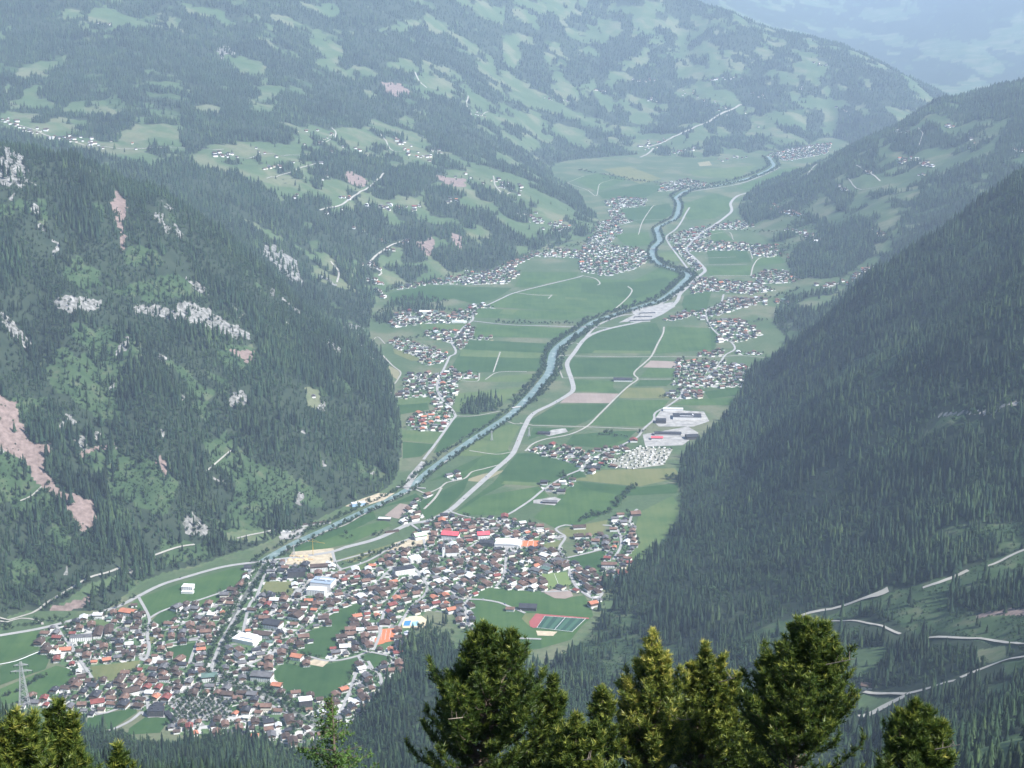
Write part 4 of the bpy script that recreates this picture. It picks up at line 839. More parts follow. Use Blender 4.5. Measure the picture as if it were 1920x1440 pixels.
def scatter(name, label, P, scale, kinds, protos, mats_rot=True):
    """ONE object: its points carry the plants (geometry nodes)"""
    me = bpy.data.meshes.new(name); n = len(P)
    me.vertices.add(n); me.vertices.foreach_set('co', np.asarray(P, np.float32).ravel())
    a = me.attributes.new('size', 'FLOAT_VECTOR', 'POINT'); a.data.foreach_set('vector', np.asarray(scale, np.float32).ravel())
    a = me.attributes.new('turn', 'FLOAT', 'POINT'); a.data.foreach_set('value', RNG.uniform(0, 6.283, n).astype(np.float32))
    a = me.attributes.new('sort', 'INT', 'POINT'); a.data.foreach_set('value', np.asarray(kinds, np.int32))
    o = tag(mesh_obj(name, me), label, kind='stuff')
    ng = bpy.data.node_groups.new(name, 'GeometryNodeTree')
    ng.interface.new_socket('Geometry', in_out='INPUT', socket_type='NodeSocketGeometry'); ng.interface.new_socket('Geometry', in_out='OUTPUT', socket_type='NodeSocketGeometry')
    N, L = ng.nodes, ng.links
    gi, go = N.new('NodeGroupInput'), N.new('NodeGroupOutput')
    ip = N.new('GeometryNodeInstanceOnPoints'); ip.inputs['Pick Instance'].default_value = True
    jn = N.new('GeometryNodeJoinGeometry')
    for p in protos:
        ob = bpy.data.objects.new(name + '_source', p)
        oi = N.new('GeometryNodeObjectInfo'); oi.inputs['Object'].default_value = ob; oi.inputs['As Instance'].default_value = True
        L.new(oi.outputs['Geometry'], jn.inputs[0])
    def attr(nm, ty):
        q = N.new('GeometryNodeInputNamedAttribute'); q.data_type = ty; q.inputs['Name'].default_value = nm; return q.outputs['Attribute']
    L.new(gi.outputs[0], ip.inputs['Points']); L.new(jn.outputs[0], ip.inputs['Instance'])
    L.new(attr('sort', 'INT'), ip.inputs['Instance Index']); L.new(attr('size', 'FLOAT_VECTOR'), ip.inputs['Scale'])
    cb = N.new('ShaderNodeCombineXYZ'); L.new(attr('turn', 'FLOAT'), cb.inputs[2])
    er = N.new('FunctionNodeEulerToRotation'); L.new(cb.outputs[0], er.inputs[0]); L.new(er.outputs[0], ip.inputs['Rotation'])
    L.new(ip.outputs[0], go.inputs[0])
    md = o.modifiers.new('plants', 'NODES'); md.node_group = ng
    return o

# where forest stands -------------------------------------------------------
def in_any(x, y, polys):
    r = np.zeros(x.shape, bool)
    for p in polys: r |= inside(x, y, p)
    return r
def near_lines(x, y, lines, pad):
    r = np.zeros(len(x), bool)
    for line, hw in lines:
        lo, hi = line.min(0) - hw - pad, line.max(0) + hw + pad
        idx = np.where((x > lo[0]) & (x < hi[0]) & (y > lo[1]) & (y < hi[1]))[0]
        if len(idx) == 0: continue
        a, b = line[:-1], line[1:]; ab = b - a; L2 = (ab ** 2).sum(1) + 1e-9
        for s in range(0, len(idx), 4000):
            ii = idx[s:s + 4000]; p = np.stack([x[ii], y[ii]], 1)
            t = np.clip(((p[:, None] - a) * ab).sum(2) / L2, 0, 1)
            d = np.linalg.norm(p[:, None] - (a + t[..., None] * ab), axis=2).min(1)
            r[ii] |= d < hw + pad
    return r

def candidates(y0, y1, sp):
    ys = np.arange(y0, y1, sp); out = []
    for yy in ys:
        w = .35 * yy + 60; xs = np.arange(-w, w, sp)
        out.append(np.stack([xs, np.full(len(xs), yy)], 1))
    p = np.vstack(out); return p + RNG.uniform(-.48, .48, p.shape) * sp
WOODS = [fl(s) for s in ('748,1222 787,1172 837,1166 850,1200 890,1214 965,1258 760,1275', '862,752 880,744 920,742 942,757 940,772 905,778 865,776', '1128,1098 1160,1090 1182,1062 1200,1040 1240,1020 1200,1090 1150,1130 1120,1150',
 '700,596 735,585 740,600 712,612', '722,572 780,560 820,566 845,582 800,585 740,585')]
FOREST = []
for y0, y1, sp in ((950, 2300, 9.0), (2300, 3600, 8.0), (3600, 5800, 8.8), (5800, 9000, 13.0), (9000, 12000, 18.0), (12000, 15500, 23.0)):
    p = candidates(y0, y1, sp); z = ground(p[:, 0], p[:, 1])
    wood = in_any(p[:, 0], p[:, 1], WOODS) if y0 < 9000 else np.zeros(len(p), bool)
    ok = (z > .8) | wood; p, z, wood = p[ok], z[ok], wood[ok]
    u, v = project(p[:, 0], p[:, 1], z + 24)
    ok = (u > -160) & (u < 2080) & (v < 1500) & (v > -120); p, z, wood = p[ok], z[ok], wood[ok]
    ok = visible(p[:, 0], p[:, 1], z + 26, 6); p, z, wood = p[ok], z[ok], wood[ok]
    c = cover(p[:, 0], p[:, 1])
    op = fbm(p[:, 0] / 130, p[:, 1] / 130, 5, 4)
    c[wood] = 0
    pr = np.array([1.0, .004, .22, .05, .26])[c]
    pr = np.where((c == 0) & (z < 14), .75, pr)
    lm = (p[:, 0] < 100) & (p[:, 1] > 2700) & (p[:, 1] < 5600)
    thin = fbm(p[:, 0] / 85, p[:, 1] / 85, 71, 4)
    pr = np.where((c == 4) & ~lm, .06, pr)
    pr = np.where((c == 0) & lm, pr * np.clip(1.9 - 2.4 * thin, .35, 1), np.where(c == 0, pr * np.clip(2.35 - 3 * thin, .3, 1), pr))
    ok = RNG.random(len(p)) < pr
    ok &= ~near_lines(p[:, 0], p[:, 1], SLOPE_LINES + ROADS, 3.5)
    ok &= ~near_lines(p[:, 0], p[:, 1], [(l - (0, 22), h) for l, h in SLOPE_LINES if l[:, 1].max() < 3000 and h > 3], 22)
    p, z = p[ok], z[ok]
    FOREST.append(np.column_stack([p, z, np.full(len(p), sp)]))
FOREST = np.vstack(FOREST)
tall = .45 + .95 * fbm(FOREST[:, 0] / 140, FOREST[:, 1] / 140, 63, 3) + RNG.normal(0, .19, len(FOREST))
FOREST_S = np.clip(tall, .4, 1.4)
print('trees', len(FOREST), [int((FOREST[:, 3] == s).sum()) for s in (9.0, 8.0, 8.8, 13.0, 18.0, 23.0)])

# which show largest: those become single trees
u, v = project(FOREST[:, 0], FOREST[:, 1], FOREST[:, 2] + 20 * FOREST_S)
size_px = FOREST_S / FOREST[:, 1]
behind_pines = ((v > 1175) & (u > 790) & (u < 1810)) | ((u < 190) & (v > 1290)) | ((v > 1290) & (u > 555) & (u < 710))
showing = (u > 4) & (u < 1916) & (v < 1415) & ~behind_pines
_vis = np.zeros(len(FOREST), bool); ii = np.where(showing & (FOREST[:, 1] < 3000))[0]
_vis[ii] = visible(FOREST[ii, 0], FOREST[ii, 1], FOREST[ii, 2] + 14 * FOREST_S[ii])
order = np.argsort(-np.where(_vis, size_px, 0))[:300]
single = np.zeros(len(FOREST), bool); single[order] = True
def put_tree(name, P, s, rz, crown, trunk, label, cat, group, sxy=None):
    o = empty(name, P, rz); sxy = s if sxy is None else sxy; o.scale = (sxy, sxy, s)
    tag(o, label, cat, group)
    mesh_obj('crown', crown, o); mesh_obj('trunk', trunk, o)
    return o
for i in order:
    k = int(RNG.integers(0, 5)); x, y, z, _ = FOREST[i]
    uu = u[i]
    if uu < 700: lab, grp = 'dark green spruce among the spruces along the bottom left edge', 'spruces along the bottom left edge'
    elif uu < 1300: lab, grp = 'dark green spruce in the wood just above the cembra pines', 'spruces in the wood above the pines'
    else: lab, grp = 'dark green spruce on the slope with pale roads at lower right', 'spruces on the lower right slope'
    put_tree('spruce_tree', (x, y, z - .5), FOREST_S[i], RNG.uniform(0, 6.28), SPRUCE[k][0], SPRUCE[k][1], lab, 'spruce', grp)
m = ~single & (FOREST[:, 3] < 10)
sc = FOREST_S[m][:, None] * np.stack([RNG.uniform(.85, 1.15, m.sum())] * 2 + [np.ones(m.sum())], 1)
KF = RNG.integers(0, 5, m.sum())
mixn = fbm(FOREST[m][:, 0] / 110, FOREST[m][:, 1] / 110, 83, 4); leafy = (mixn > .585) & (RNG.random(m.sum()) < .6); KF[leafy] = RNG.integers(5, 7, leafy.sum()); sc[leafy] *= 1.25
scatter('mountain_forest', 'dense dark spruce forest with some leafy trees covering the nearer mountain slopes', FOREST[m][:, :3] - (0, 0, .5), sc, KF, [s[0] for s in SPRUCE] + [BROAD[0][0], BROAD[2][0]])
m = ~single & (FOREST[:, 3] > 10)
wide = np.select([FOREST[m][:, 3] > 20, FOREST[m][:, 3] > 15], [2.4, 1.9], 1.45)
sc = FOREST_S[m][:, None] * np.stack([wide * RNG.uniform(.85, 1.2, m.sum())] * 2 + [np.full(m.sum(), 1.1)], 1)
scatter('far_forest', 'hazy blue green forest on the distant mountain slopes', FOREST[m][:, :3] - (0, 0, .5), sc, RNG.integers(0, 3, m.sum()), FAR_TREES)

# green scrub on the clearings
p = candidates(1100, 4700, 6.5); z = ground(p[:, 0], p[:, 1]); ok = z > 1.5; p, z = p[ok], z[ok]
uu, vv = project(p[:, 0], p[:, 1], z); ok = (uu > -60) & (uu < 1980) & (vv < 1480); p, z = p[ok], z[ok]
c = cover(p[:, 0], p[:, 1])
ok = RNG.random(len(p)) < np.array([.10, .01, .22, .05, .62])[c] * np.clip((fbm(p[:, 0] / 45, p[:, 1] / 45, 8, 3) - .3) * 3, 0, 1)
ok &= ~near_lines(p[:, 0], p[:, 1], SLOPE_LINES + ROADS, 2.0)
p, z = p[ok], z[ok]
SHR = []
for k in range(3):
    v_, f_ = leaf_ball(2.2, 3.2, 60, 400 + k, size=.8, trunk=.0); SHR.append(np_mesh('shrub_leaves', v_, f_, [M_leaf]))
scatter('shrubs', 'bright green scrub on the forest clearings', np.column_stack([p, z - .3]), RNG.uniform(.4, 1.25, (len(p), 1)) * np.ones((1, 3)), RNG.integers(0, 3, len(p)), SHR)
print('shrubs', len(p))

# ------------------------------------------------------------------ buildings
M_wood = mat('dark_timber', (.115, .075, .05), .85, noise=.3, nscale=.3)
M_glass = mat('window_glass', (.05, .06, .07), .15, .5)
M_dark = mat('dark_cladding', (.075, .07, .07), .8, noise=.2, nscale=.2)
M_concrete = mat('concrete', (.48, .47, .45), .9, noise=.12, nscale=.1)
M_cream = mat('cream_render', (.70, .65, .54), .85, noise=.06, nscale=.2)
M_steel = mat('galvanised_steel', (.36, .37, .36), .6, .4)
ROOFC = {
 'dark brown': mat('dark_brown_tiles', (.080, .055, .044), .85, noise=.35, nscale=.12), 'brown': mat('brown_tiles', (.165, .100, .074), .85, noise=.3, nscale=.12),
 'grey': mat('grey_slates', (.125, .122, .125), .8, noise=.3, nscale=.12), 'charcoal': mat('charcoal_tiles', (.042, .043, .050), .8, noise=.3, nscale=.12),
 'red': mat('red_tiles', (.20, .062, .05), .85, noise=.25, nscale=.12), 'orange': mat('orange_tiles', (.40, .16, .095), .85, noise=.2, nscale=.12),
 'pale': mat('pale_metal_roof', (.62, .62, .61), .6, .4, noise=.08, nscale=.12), 'green': mat('green_metal_roof', (.10, .155, .13), .7, noise=.2, nscale=.12),
 'pink red': mat('pink_red_roof', (.60, .10, .12), .7, noise=.15, nscale=.12), 'light green': mat('light_green_roof', (.42, .58, .38), .7, noise=.2, nscale=.12),
 'white': mat('white_roof', (.80, .80, .79), .6, noise=.05, nscale=.1),
}
def gable_wall(b, w, d, h, rise, lo=.58, m_lo=0, m_up=1):
    """ridge along y; rendered ground floor, timber upper floor"""
    b.box(-w/2, w/2, -d/2, d/2, -1.0, h * lo, m_lo)
    x, y = w/2 - .06, d/2 - .06; z0 = h * lo + .002
    p = [(-x, z0), (x, z0), (x, h), (0, h + rise), (-x, h)]
    b.face([(q[0], -y, q[1]) for q in p], m_up); b.face([(q[0], y, q[1]) for q in reversed(p)], m_up)
    b.face([(x, -y, z0), (x, y, z0), (x, y, h), (x, -y, h)], m_up); b.face([(-x, y, z0), (-x, -y, z0), (-x, -y, h), (-x, y, h)], m_up)
def gable_roof(b, w, d, h, rise, over=1.2, th=.35, m=0):
    k = rise / (w / 2); xo = w/2 + over; yo = d/2 + over; ze = h - over * k; zr = h + rise
    for s in (-1, 1):
        a = [(0, -yo, zr), (s * xo, -yo, ze), (s * xo, yo, ze), (0, yo, zr)]
        t = [(q[0], q[1], q[2] + th) for q in a]
        if s > 0: a, t = a[::-1], t[::-1]
        b.face(a[::-1] if s > 0 else a[::-1], m); b.face(t, m)
        for i in range(4):
            j = (i + 1) % 4; b.face([a[i], a[j], t[j], t[i]], m)
def win_rows(b, w, d, h, floors, gap=3.2, m=0):
    z = 1.0
    for fl_ in range(floors):
        n = max(2, int(w / gap)); 
        for k in range(n):
            x = -w/2 + w * (k + .5) / n
            b.box(x - .65, x + .65, -d/2 - .10, -d/2 - .02, z, z + 1.5, m); b.box(x - .65, x + .65, d/2 + .02, d/2 + .10, z, z + 1.5, m)
        n = max(2, int(d / gap))
        for k in range(n):
            y = -d/2 + d * (k + .5) / n
            b.box(-w/2 - .10, -w/2 - .02, y - .65, y + .65, z, z + 1.5, m); b.box(w/2 + .02, w/2 + .10, y - .65, y + .65, z, z + 1.5, m)
        z += 2.8
SIZES = [('small', 10, 12, 5.6, 2.0, 2), ('small', 9, 11, 5.2, 1.8, 2), ('mid sized', 13, 15, 7.4, 2.5, 2), ('mid sized', 12, 17, 7.2, 2.3, 2), ('large', 16, 21, 9.6, 3.0, 3), ('large', 15, 18, 9.4, 2.9, 3)]
VAR = []
for nm, w, d, h, rise, fls in SIZES:
    row = {}
    for wl in ('white', 'timber', 'cream'):
        b = MB(); gable_wall(b, w, d, h, rise, .62 if wl != 'timber' else .34)
        row[wl] = b.mesh('wall', [M_cream if wl == 'cream' else M_white, M_wood])
    b = MB(); gable_roof(b, w, d, h, rise); row['roof'] = {}
    for c in ROOFC: row['roof'][c] = b.mesh('roof', [ROOFC[c]])
    b = MB(); zb = h * .62
    b.box(-w/2 - .1, w/2 + .1, -d/2 - 1.3, -d/2 - .02, zb - .2, zb + .95, bottom=True); row['balcony'] = b.mesh('balcony', [M_wood])
    b = MB(); b.box(w * .16, w * .16 + .9, d * .1, d * .1 + .9, h, h + rise + 1.1); b.box(w * .16 - .12, w * .16 + 1.02, d * .1 - .12, d * .1 + 1.02, h + rise + 1.102, h + rise + 1.3); row['chimney'] = b.mesh('chimney', [M_concrete])
    b = MB(); win_rows(b, w, d, h, 1, 3.0); row['windows'] = b.mesh('windows', [M_glass])
    VAR.append(row)

# ---- landmark buildings, one by one -----------------------------------------
FOOT = []                                     # (x, y, radius) kept free of ordinary houses
def grade(o): return o
def building(name, label, cat, u, v, w, d, h, rot, wall, roof, kind='flat', rise=3.0, floors=0, extra=None, z=None, group=None):
    x, y = floor_pt(u, v); x, y = float(x), float(y)
    zz = float(ground(x, y))
    o = tag(empty(name, (x, y, zz), R(rot)), label, cat, group)
    FOOT.append((x, y, .42 * (w + d) * .5 + max(w, d) * .28))
    if kind == 'flat':
        b = MB(); b.box(-w/2, w/2, -d/2, d/2, -1, h); mesh_obj('wall', b.mesh('wall', [wall]), o)
        b = MB(); b.box(-w/2 - .4, w/2 + .4, -d/2 - .4, d/2 + .4, h + .003, h + .55, bottom=True)
        b.box(-w*.30, -w*.18, -d*.1, d*.2, h + .553, h + 1.9); b.box(w*.12, w*.22, -d*.25, 0, h + .553, h + 1.5)
        mesh_obj('roof', b.mesh('roof', [roof]), o)
    elif kind == 'gable':
        if w > d * 1.15:                      # ridge along the longer side
            o.rotation_euler[2] += math.pi / 2; w, d = d, w
        b = MB(); gable_wall(b, w, d, h, rise, .7); mesh_obj('wall', b.mesh('wall', [wall, M_wood]), o)
        b = MB(); gable_roof(b, w, d, h, rise); mesh_obj('roof', b.mesh('roof', [roof]), o)
    elif kind == 'curved':
        b = MB(); b.box(-w/2, w/2, -d/2, d/2, -1, h); mesh_obj('wall', b.mesh('wall', [wall]), o)
        b = MB(); n = 10
        q = [(-w/2 - .6 + (w + 1.2) * i / n, h + .05 + rise * math.sin(math.pi * i / n)) for i in range(n + 1)]
        for i in range(n): b.face([(q[i][0], -d/2 - .6, q[i][1]), (q[i+1][0], -d/2 - .6, q[i+1][1]), (q[i+1][0], d/2 + .6, q[i+1][1]), (q[i][0], d/2 + .6, q[i][1])])
        b.face([(a, -d/2 - .6, c) for a, c in q]); b.face([(a, d/2 + .6, c) for a, c in q[::-1]])
        mesh_obj('roof', b.mesh('roof', [roof]), o)
    if floors:
        b = MB(); win_rows(b, w, d, h, floors, 3.6); tag(mesh_obj('windows', b.mesh('windows', [M_glass]), o), kind='stuff')
    if extra: extra(o, w, d, h)
    return o
def box_part(name, *dims, m):
    def f(o, w, d, h):
        b = MB(); b.box(*dims); mesh_obj(name, b.mesh(name, [m]), o)
    return f
def many(*fs):
    def f(o, w, d, h):
        for g_ in fs: g_(o, w, d, h)
    return f
RC = ROOFC
building('school', 'white four storey block with rows of windows beside the large grey glass roof', 'school', 594, 1114, 40, 20, 13, -8, M_white, RC['white'], floors=4)
building('sports_hall', 'large hall with pale blue grey glass roof behind the white windowed block', 'hall', 606, 1096, 48, 34, 10, -14, M_white, mat('glass_roof', (.30, .36, .43), .35, .5), extra=many(box_part('skylight', -20, 18, -4, -1, 10.56, 11.2, m=M_dark), box_part('skylight', -16, 20, 5, 9, 10.56, 11.0, m=RC['white'])))
building('congress_hall', 'white modern building with two stepped flat roofs beside the stony stream', 'building', 463, 1202, 50, 32, 8, -24, M_white, RC['white'], extra=box_part('upper_storey', -8, 20, -9, 12, 8.6, 12.5, m=RC['white']))
building('event_hall', 'broad white hall with gently curved roof beside the upper orange tennis court', 'hall', 953, 1022, 60, 34, 7, -8, M_white, RC['white'], 'curved', 4)
building('glass_hall', 'dark glazed hall left of the broad white curved hall', 'hall', 912, 1022, 34, 22, 9, -12, M_dark, RC['charcoal'], floors=2)
building('hotel', 'hotel with a wide pink red roof in the upper town, larger of the two', 'hotel', 845, 1009, 40, 22, 12, -12, M_white, RC['pink red'], 'gable', 6, 2)
building('hotel', 'hotel with a pink red roof right of the church tower, smaller of the two', 'hotel', 906, 1008, 28, 20, 11, 10, M_white, RC['pink red'], 'gable', 5, 2)
building('hotel', 'hotel with a light green roof at the upper edge of the town', 'hotel', 787, 1010, 28, 20, 11, 24, M_white, RC['light green'], 'gable', 5, 2)
building('hotel', 'long white fronted block with dark flat roof left of the town centre', 'hotel', 757, 1074, 46, 24, 12, 22, M_white, RC['charcoal'], floors=3)
building('hotel', 'white roofed block behind the long dark flat roofed block', 'hotel', 778, 1053, 26, 18, 11, 22, M_white, RC['white'], floors=3)
building('hotel', 'brown roofed hotel with white front beside the sandy building site', 'hotel', 598, 1070, 38, 16, 13, 10, M_white, RC['dark brown'], 'gable', 4, 3)
building('hotel', 'dark timber hotel with long flat storeys below the sandy building site', 'hotel', 556, 1080, 40, 22, 14, 8, M_dark, RC['charcoal'], floors=4)
building('hotel', 'grey roofed hotel of stepped balconies left of the large green meadow', 'hotel', 492, 1274, 40, 22, 12, -10, M_white, RC['grey'], 'gable', 3, 3)
building('apartment_block', 'dark cube shaped block with white flat roof near the larch tip', 'building', 573, 1322, 24, 18, 13, 14, M_dark, RC['white'], floors=4)
building('office_block', 'dark glazed office block left of the tree dotted car park', 'building', 293, 1340, 28, 20, 12, 4, M_dark, RC['charcoal'], floors=3)
building('canopy', 'long dark sloping canopy on the left edge of the tree dotted car park', 'canopy', 320, 1346, 9, 44, 4, 32, M_dark, RC['charcoal'])
building('guest_house', 'guest house with a broad orange roof at the left town entrance', 'guest house', 240, 1152, 32, 20, 9, -18, M_white, RC['orange'], 'gable', 3.5, 2)
building('guest_house', 'green roofed block right of the bottom left houses', 'guest house', 393, 1275, 28, 20, 11, 10, M_white, RC['green'], 'gable', 3, 3)
building('guest_house', 'long row house with dark brown roof in the left town, left one of the pair', 'row house', 185, 1190, 16, 44, 8, 6, M_white, RC['dark brown'], 'gable', 3, 2)
building('guest_house', 'long row house with dark brown roof in the left town, right one of the pair', 'row house', 205, 1186, 16, 42, 8, 12, M_white, RC['dark brown'], 'gable', 3, 2)
building('office_block', 'white fronted block with dark flat roof beside the left row houses', 'building', 152, 1200, 42, 16, 9, 8, M_white, RC['grey'], floors=3)
building('hotel', 'red striped roof hotel near the bottom left spruces', 'hotel', 183, 1322, 24, 18, 9, 20, M_white, RC['red'], 'gable', 4, 2)
building('hotel', 'dark brown roofed hotel with many balconies near the bottom left houses', 'hotel', 245, 1302, 30, 20, 10, 30, M_white, RC['dark brown'], 'gable', 4, 3)
building('hotel', 'large dark roofed hotel above the white stepped building', 'hotel', 512, 1176, 36, 26, 12, -18, M_white, RC['charcoal'], 'gable', 5, 3)
building('hotel', 'long brown roofed hotel right of the white stepped building', 'hotel', 493, 1194, 36, 18, 9, -12, M_white, RC['dark brown'], 'gable', 4, 2)
building('hotel', 'dark brown roofed hotel at the tip of the long green meadow', 'hotel', 555, 1160, 26, 24, 10, -24, M_white, RC['dark brown'], 'gable', 5, 2)
building('guest_house', 'red brown roofed house at the end of the curved meadow path', 'guest house', 557, 1236, 22, 16, 8, -20, M_white, RC['orange'], 'gable', 4, 2)
building('bath_house', 'brown roofed pavilion beside the open air pool', 'building', 722, 1172, 22, 20, 6, 0, M_white, RC['dark brown'], 'gable', 4)
building('farmhouse', 'large dark roofed barn standing alone in the green meadow above the sports pitch', 'farmhouse', 990, 1143, 36, 16, 8, -6, M_dark, RC['charcoal'], 'gable', 6)
building('farmhouse', 'small red brown roofed house beside the lone dark barn', 'farmhouse', 957, 1145, 17, 12, 6, -8, M_white, RC['brown'], 'gable', 3)
building('barn', 'long barn with pale grey roof standing alone in the right meadow', 'barn', 1031, 943, 36, 13, 5, -6, M_dark, RC['grey'], 'gable', 3)
building('barn', 'long dark roofed barn at the lower edge of the camp site', 'barn', 1113, 879, 36, 16, 6, -6, M_dark, RC['charcoal'], 'gable', 4)
building('barn', 'brown roofed barn at the corner of the hedgerow in the right meadow', 'barn', 1086, 991, 30, 14, 6, 8, M_white, RC['dark brown'], 'gable', 4)
building('farmhouse', 'brown roofed farm in the meadow right of the hedgerow', 'farmhouse', 1191, 966, 24, 16, 7, 14, M_dark, RC['brown'], 'gable', 5)
building('hotel', 'long brown roofed hotel of three floors at the right end of the town', 'hotel', 1142, 1063, 34, 16, 9, -3, M_white, RC['brown'], 'gable', 3, 3)
building('workshop', 'huge dark roofed workshop with white roof frame in the business park', 'workshop', 1288, 784, 84, 42, 9, -4, M_white, RC['charcoal'], extra=many(box_part('skylight', -22, 18, -12, -9, 9.56, 10.2, m=RC['white']), box_part('skylight', 16, 19, -9, 12, 9.56, 10.2, m=RC['white']), box_part('skylight', -22, -19, 2, 12, 9.56, 10.2, m=RC['white'])))
building('workshop', 'dark cube shaped hall at the left corner of the huge workshop', 'workshop', 1239, 792, 30, 26, 9, -4, M_dark, RC['charcoal'])
building('workshop', 'pale roofed hall behind the huge dark workshop', 'workshop', 1262, 770, 60, 16, 7, -4, M_white, RC['pale'])
building('warehouse', 'long charcoal roofed warehouse in the middle of the business park', 'warehouse', 1252, 816, 76, 18, 8, -4, M_concrete, RC['charcoal'], 'gable', 3)
building('warehouse', 'red roofed store in the business park', 'warehouse', 1232, 824, 32, 15, 7, -4, M_white, RC['pink red'], 'gable', 3)
building('warehouse', 'dark hall at the forest edge of the business park', 'warehouse', 1297, 822, 34, 26, 9, 10, M_dark, RC['charcoal'], 'gable', 3)
building('warehouse', 'brown red roofed house at the left corner of the camp site', 'warehouse', 1188, 828, 20, 20, 7, 0, M_white, RC['red'], 'gable', 4)
building('farm_hall', 'wide farm hall with dark solar roof alone between the farm tracks', 'hall', 1168, 714, 60, 22, 7, -3, M_white, RC['charcoal'], 'gable', 4)
building('barn', 'dark barn with white stripe beside the winding farm track', 'barn', 1020, 814, 36, 15, 6, -8, M_dark, RC['charcoal'])
building('factory', 'white roofed hall left of the village by the upper bridge road', 'factory', 797, 587, 44, 26, 8, -6, M_white, RC['white'])
building('factory', 'long low white roofed hall along the upper bridge road', 'factory', 861, 605, 56, 12, 6, -2, M_white, RC['white'])
building('factory', 'blue grey roofed hall above the left bank camp site', 'factory', 772, 598, 40, 18, 7, -2, M_white, RC['grey'])
for k, (u_, v_, lb) in enumerate(((1200, 603, 'nearest the camera'), (1206, 596, 'second row from the front'), (1214, 589, 'third row from the front'))):
    building('greenhouse', 'long dark roofed hall below the wide gravel yard, ' + lb, 'hall', u_, v_, 78 - 8 * k, 11, 5, 8, M_concrete, RC['charcoal'])
building('cowshed', 'long low shed with pale roof at the brown field', 'shed', 721, 975, 30, 12, 5, -8, M_dark, RC['pale'])
building('power_station', 'small white roofed power house at the river bend', 'power house', 536, 1001, 24, 14, 7, 10, M_concrete, RC['pale'])
building('train_shed', 'long dark roofed shed along the river bank under the left mountain', 'shed', 584, 985, 96, 9, 5, 22, M_concrete, RC['dark brown'])
building('concrete_works', 'pale works hall with blue front on the river bank', 'works', 672, 948, 34, 14, 8, 18, mat('blue_sheeting', (.33, .50, .66), .6), RC['pale'])
building('station', 'long brown roofed platform canopy beside the main road', 'station', 735, 998, 34, 6, 4, 24, M_wood, RC['dark brown'])
building('chapel_house', 'lone house with dark roof at the riverside main road curve', 'house', 468, 1068, 22, 14, 8, 0, M_white, RC['charcoal'], 'gable', 4, 2)
building('villa', 'white block with dark windows among the left meadows, upper one', 'villa', 353, 1105, 24, 18, 9, -6, M_white, RC['white'], floors=3)
building('villa', 'low white glass roofed nursery beside the left meadows', 'nursery', 352, 1112, 26, 10, 4, -6, M_white, RC['pale'])

# church with its spire -------------------------------------------------------
x, y = [float(q) for q in floor_pt(832, 1043)]
ch = tag(empty('church', (x, y, 0), R(8)), 'white church with a slender grey green spire in the upper town', 'church'); FOOT.append((x + 8, y, 22))
b = MB(); b.box(-3.2, 3.2, -3.2, 3.2, -1, 24); mesh_obj('tower', b.mesh('tower', [M_white]), ch)
b = MB(); b.box(-3.5, 3.5, -3.5, 3.5, 24.003, 24.6, bottom=True)
for i in range(8):
    a0, a1 = math.pi * i / 4, math.pi * (i + 1) / 4
    b.face([(3.4 * math.cos(a0), 3.4 * math.sin(a0), 24.603), (3.4 * math.cos(a1), 3.4 * math.sin(a1), 24.603), (.9 * math.cos(a1), .9 * math.sin(a1), 34), (.9 * math.cos(a0), .9 * math.sin(a0), 34)])
    b.face([(.9 * math.cos(a0), .9 * math.sin(a0), 34), (.9 * math.cos(a1), .9 * math.sin(a1), 34), (0, 0, 43)])
mesh_obj('spire', b.mesh('spire', [RC['grey']]), ch)
b = MB(); b.box(-.25, .25, -.25, .25, 42.6, 45); mesh_obj('finial', b.mesh('finial', [M_steel]), ch)
b = MB(); gable_wall(b, 13, 30, 10, 7, .98); nv = mesh_obj('nave', b.mesh('nave', [M_white, M_white]), ch); nv.location = (19, 2, 0); nv.rotation_euler[2] = math.pi / 2
b = MB(); gable_roof(b, 13, 30, 10, 7, .6); nr_ = mesh_obj('nave_roof', b.mesh('nave_roof', [RC['dark brown']]), ch); nr_.location = (19, 2, 0); nr_.rotation_euler[2] = math.pi / 2
b = MB()
for s in (-1, 1):
    for k in range(1): b.box(-.9, .9, s * 3.2 + (-.12 if s < 0 else .02), s * 3.2 + (-.02 if s < 0 else .12), 18, 21.5)
    b.box(s * 3.2 + (-.12 if s < 0 else .02), s * 3.2 + (-.02 if s < 0 else .12), -.9, .9, 18, 21.5)
tag(mesh_obj('belfry_openings', b.mesh('belfry_openings', [M_glass]), ch), kind='stuff')

# ---- ordinary houses -----------------------------------------------------------
def poisson(poly, sp, keep):
    lo, hi = poly.min(0), poly.max(0)
    n = int((hi[0] - lo[0]) * (hi[1] - lo[1]) / (sp * sp) * 9); p = RNG.uniform(lo, hi, (n, 2)); p = p[inside(p[:, 0], p[:, 1], poly)]; p = p[keep(p)]
    cell = {}; out = []
    for q in p:
        c = (int(q[0] // sp), int(q[1] // sp)); okk = True
        for dx in (-1, 0, 1):
            for dy in (-1, 0, 1):
                for r_ in cell.get((c[0] + dx, c[1] + dy), ()):
                    if (r_[0] - q[0]) ** 2 + (r_[1] - q[1]) ** 2 < sp * sp: okk = False; break
                if not okk: break
            if not okk: break
        if okk: cell.setdefault(c, []).append(q); out.append(q)
    return np.array(out).reshape(-1, 2)
FT = np.array(FOOT)
WATER = [(RIVER_C, 21), (RIVER_FAR, 17), (STREAM, 11)]
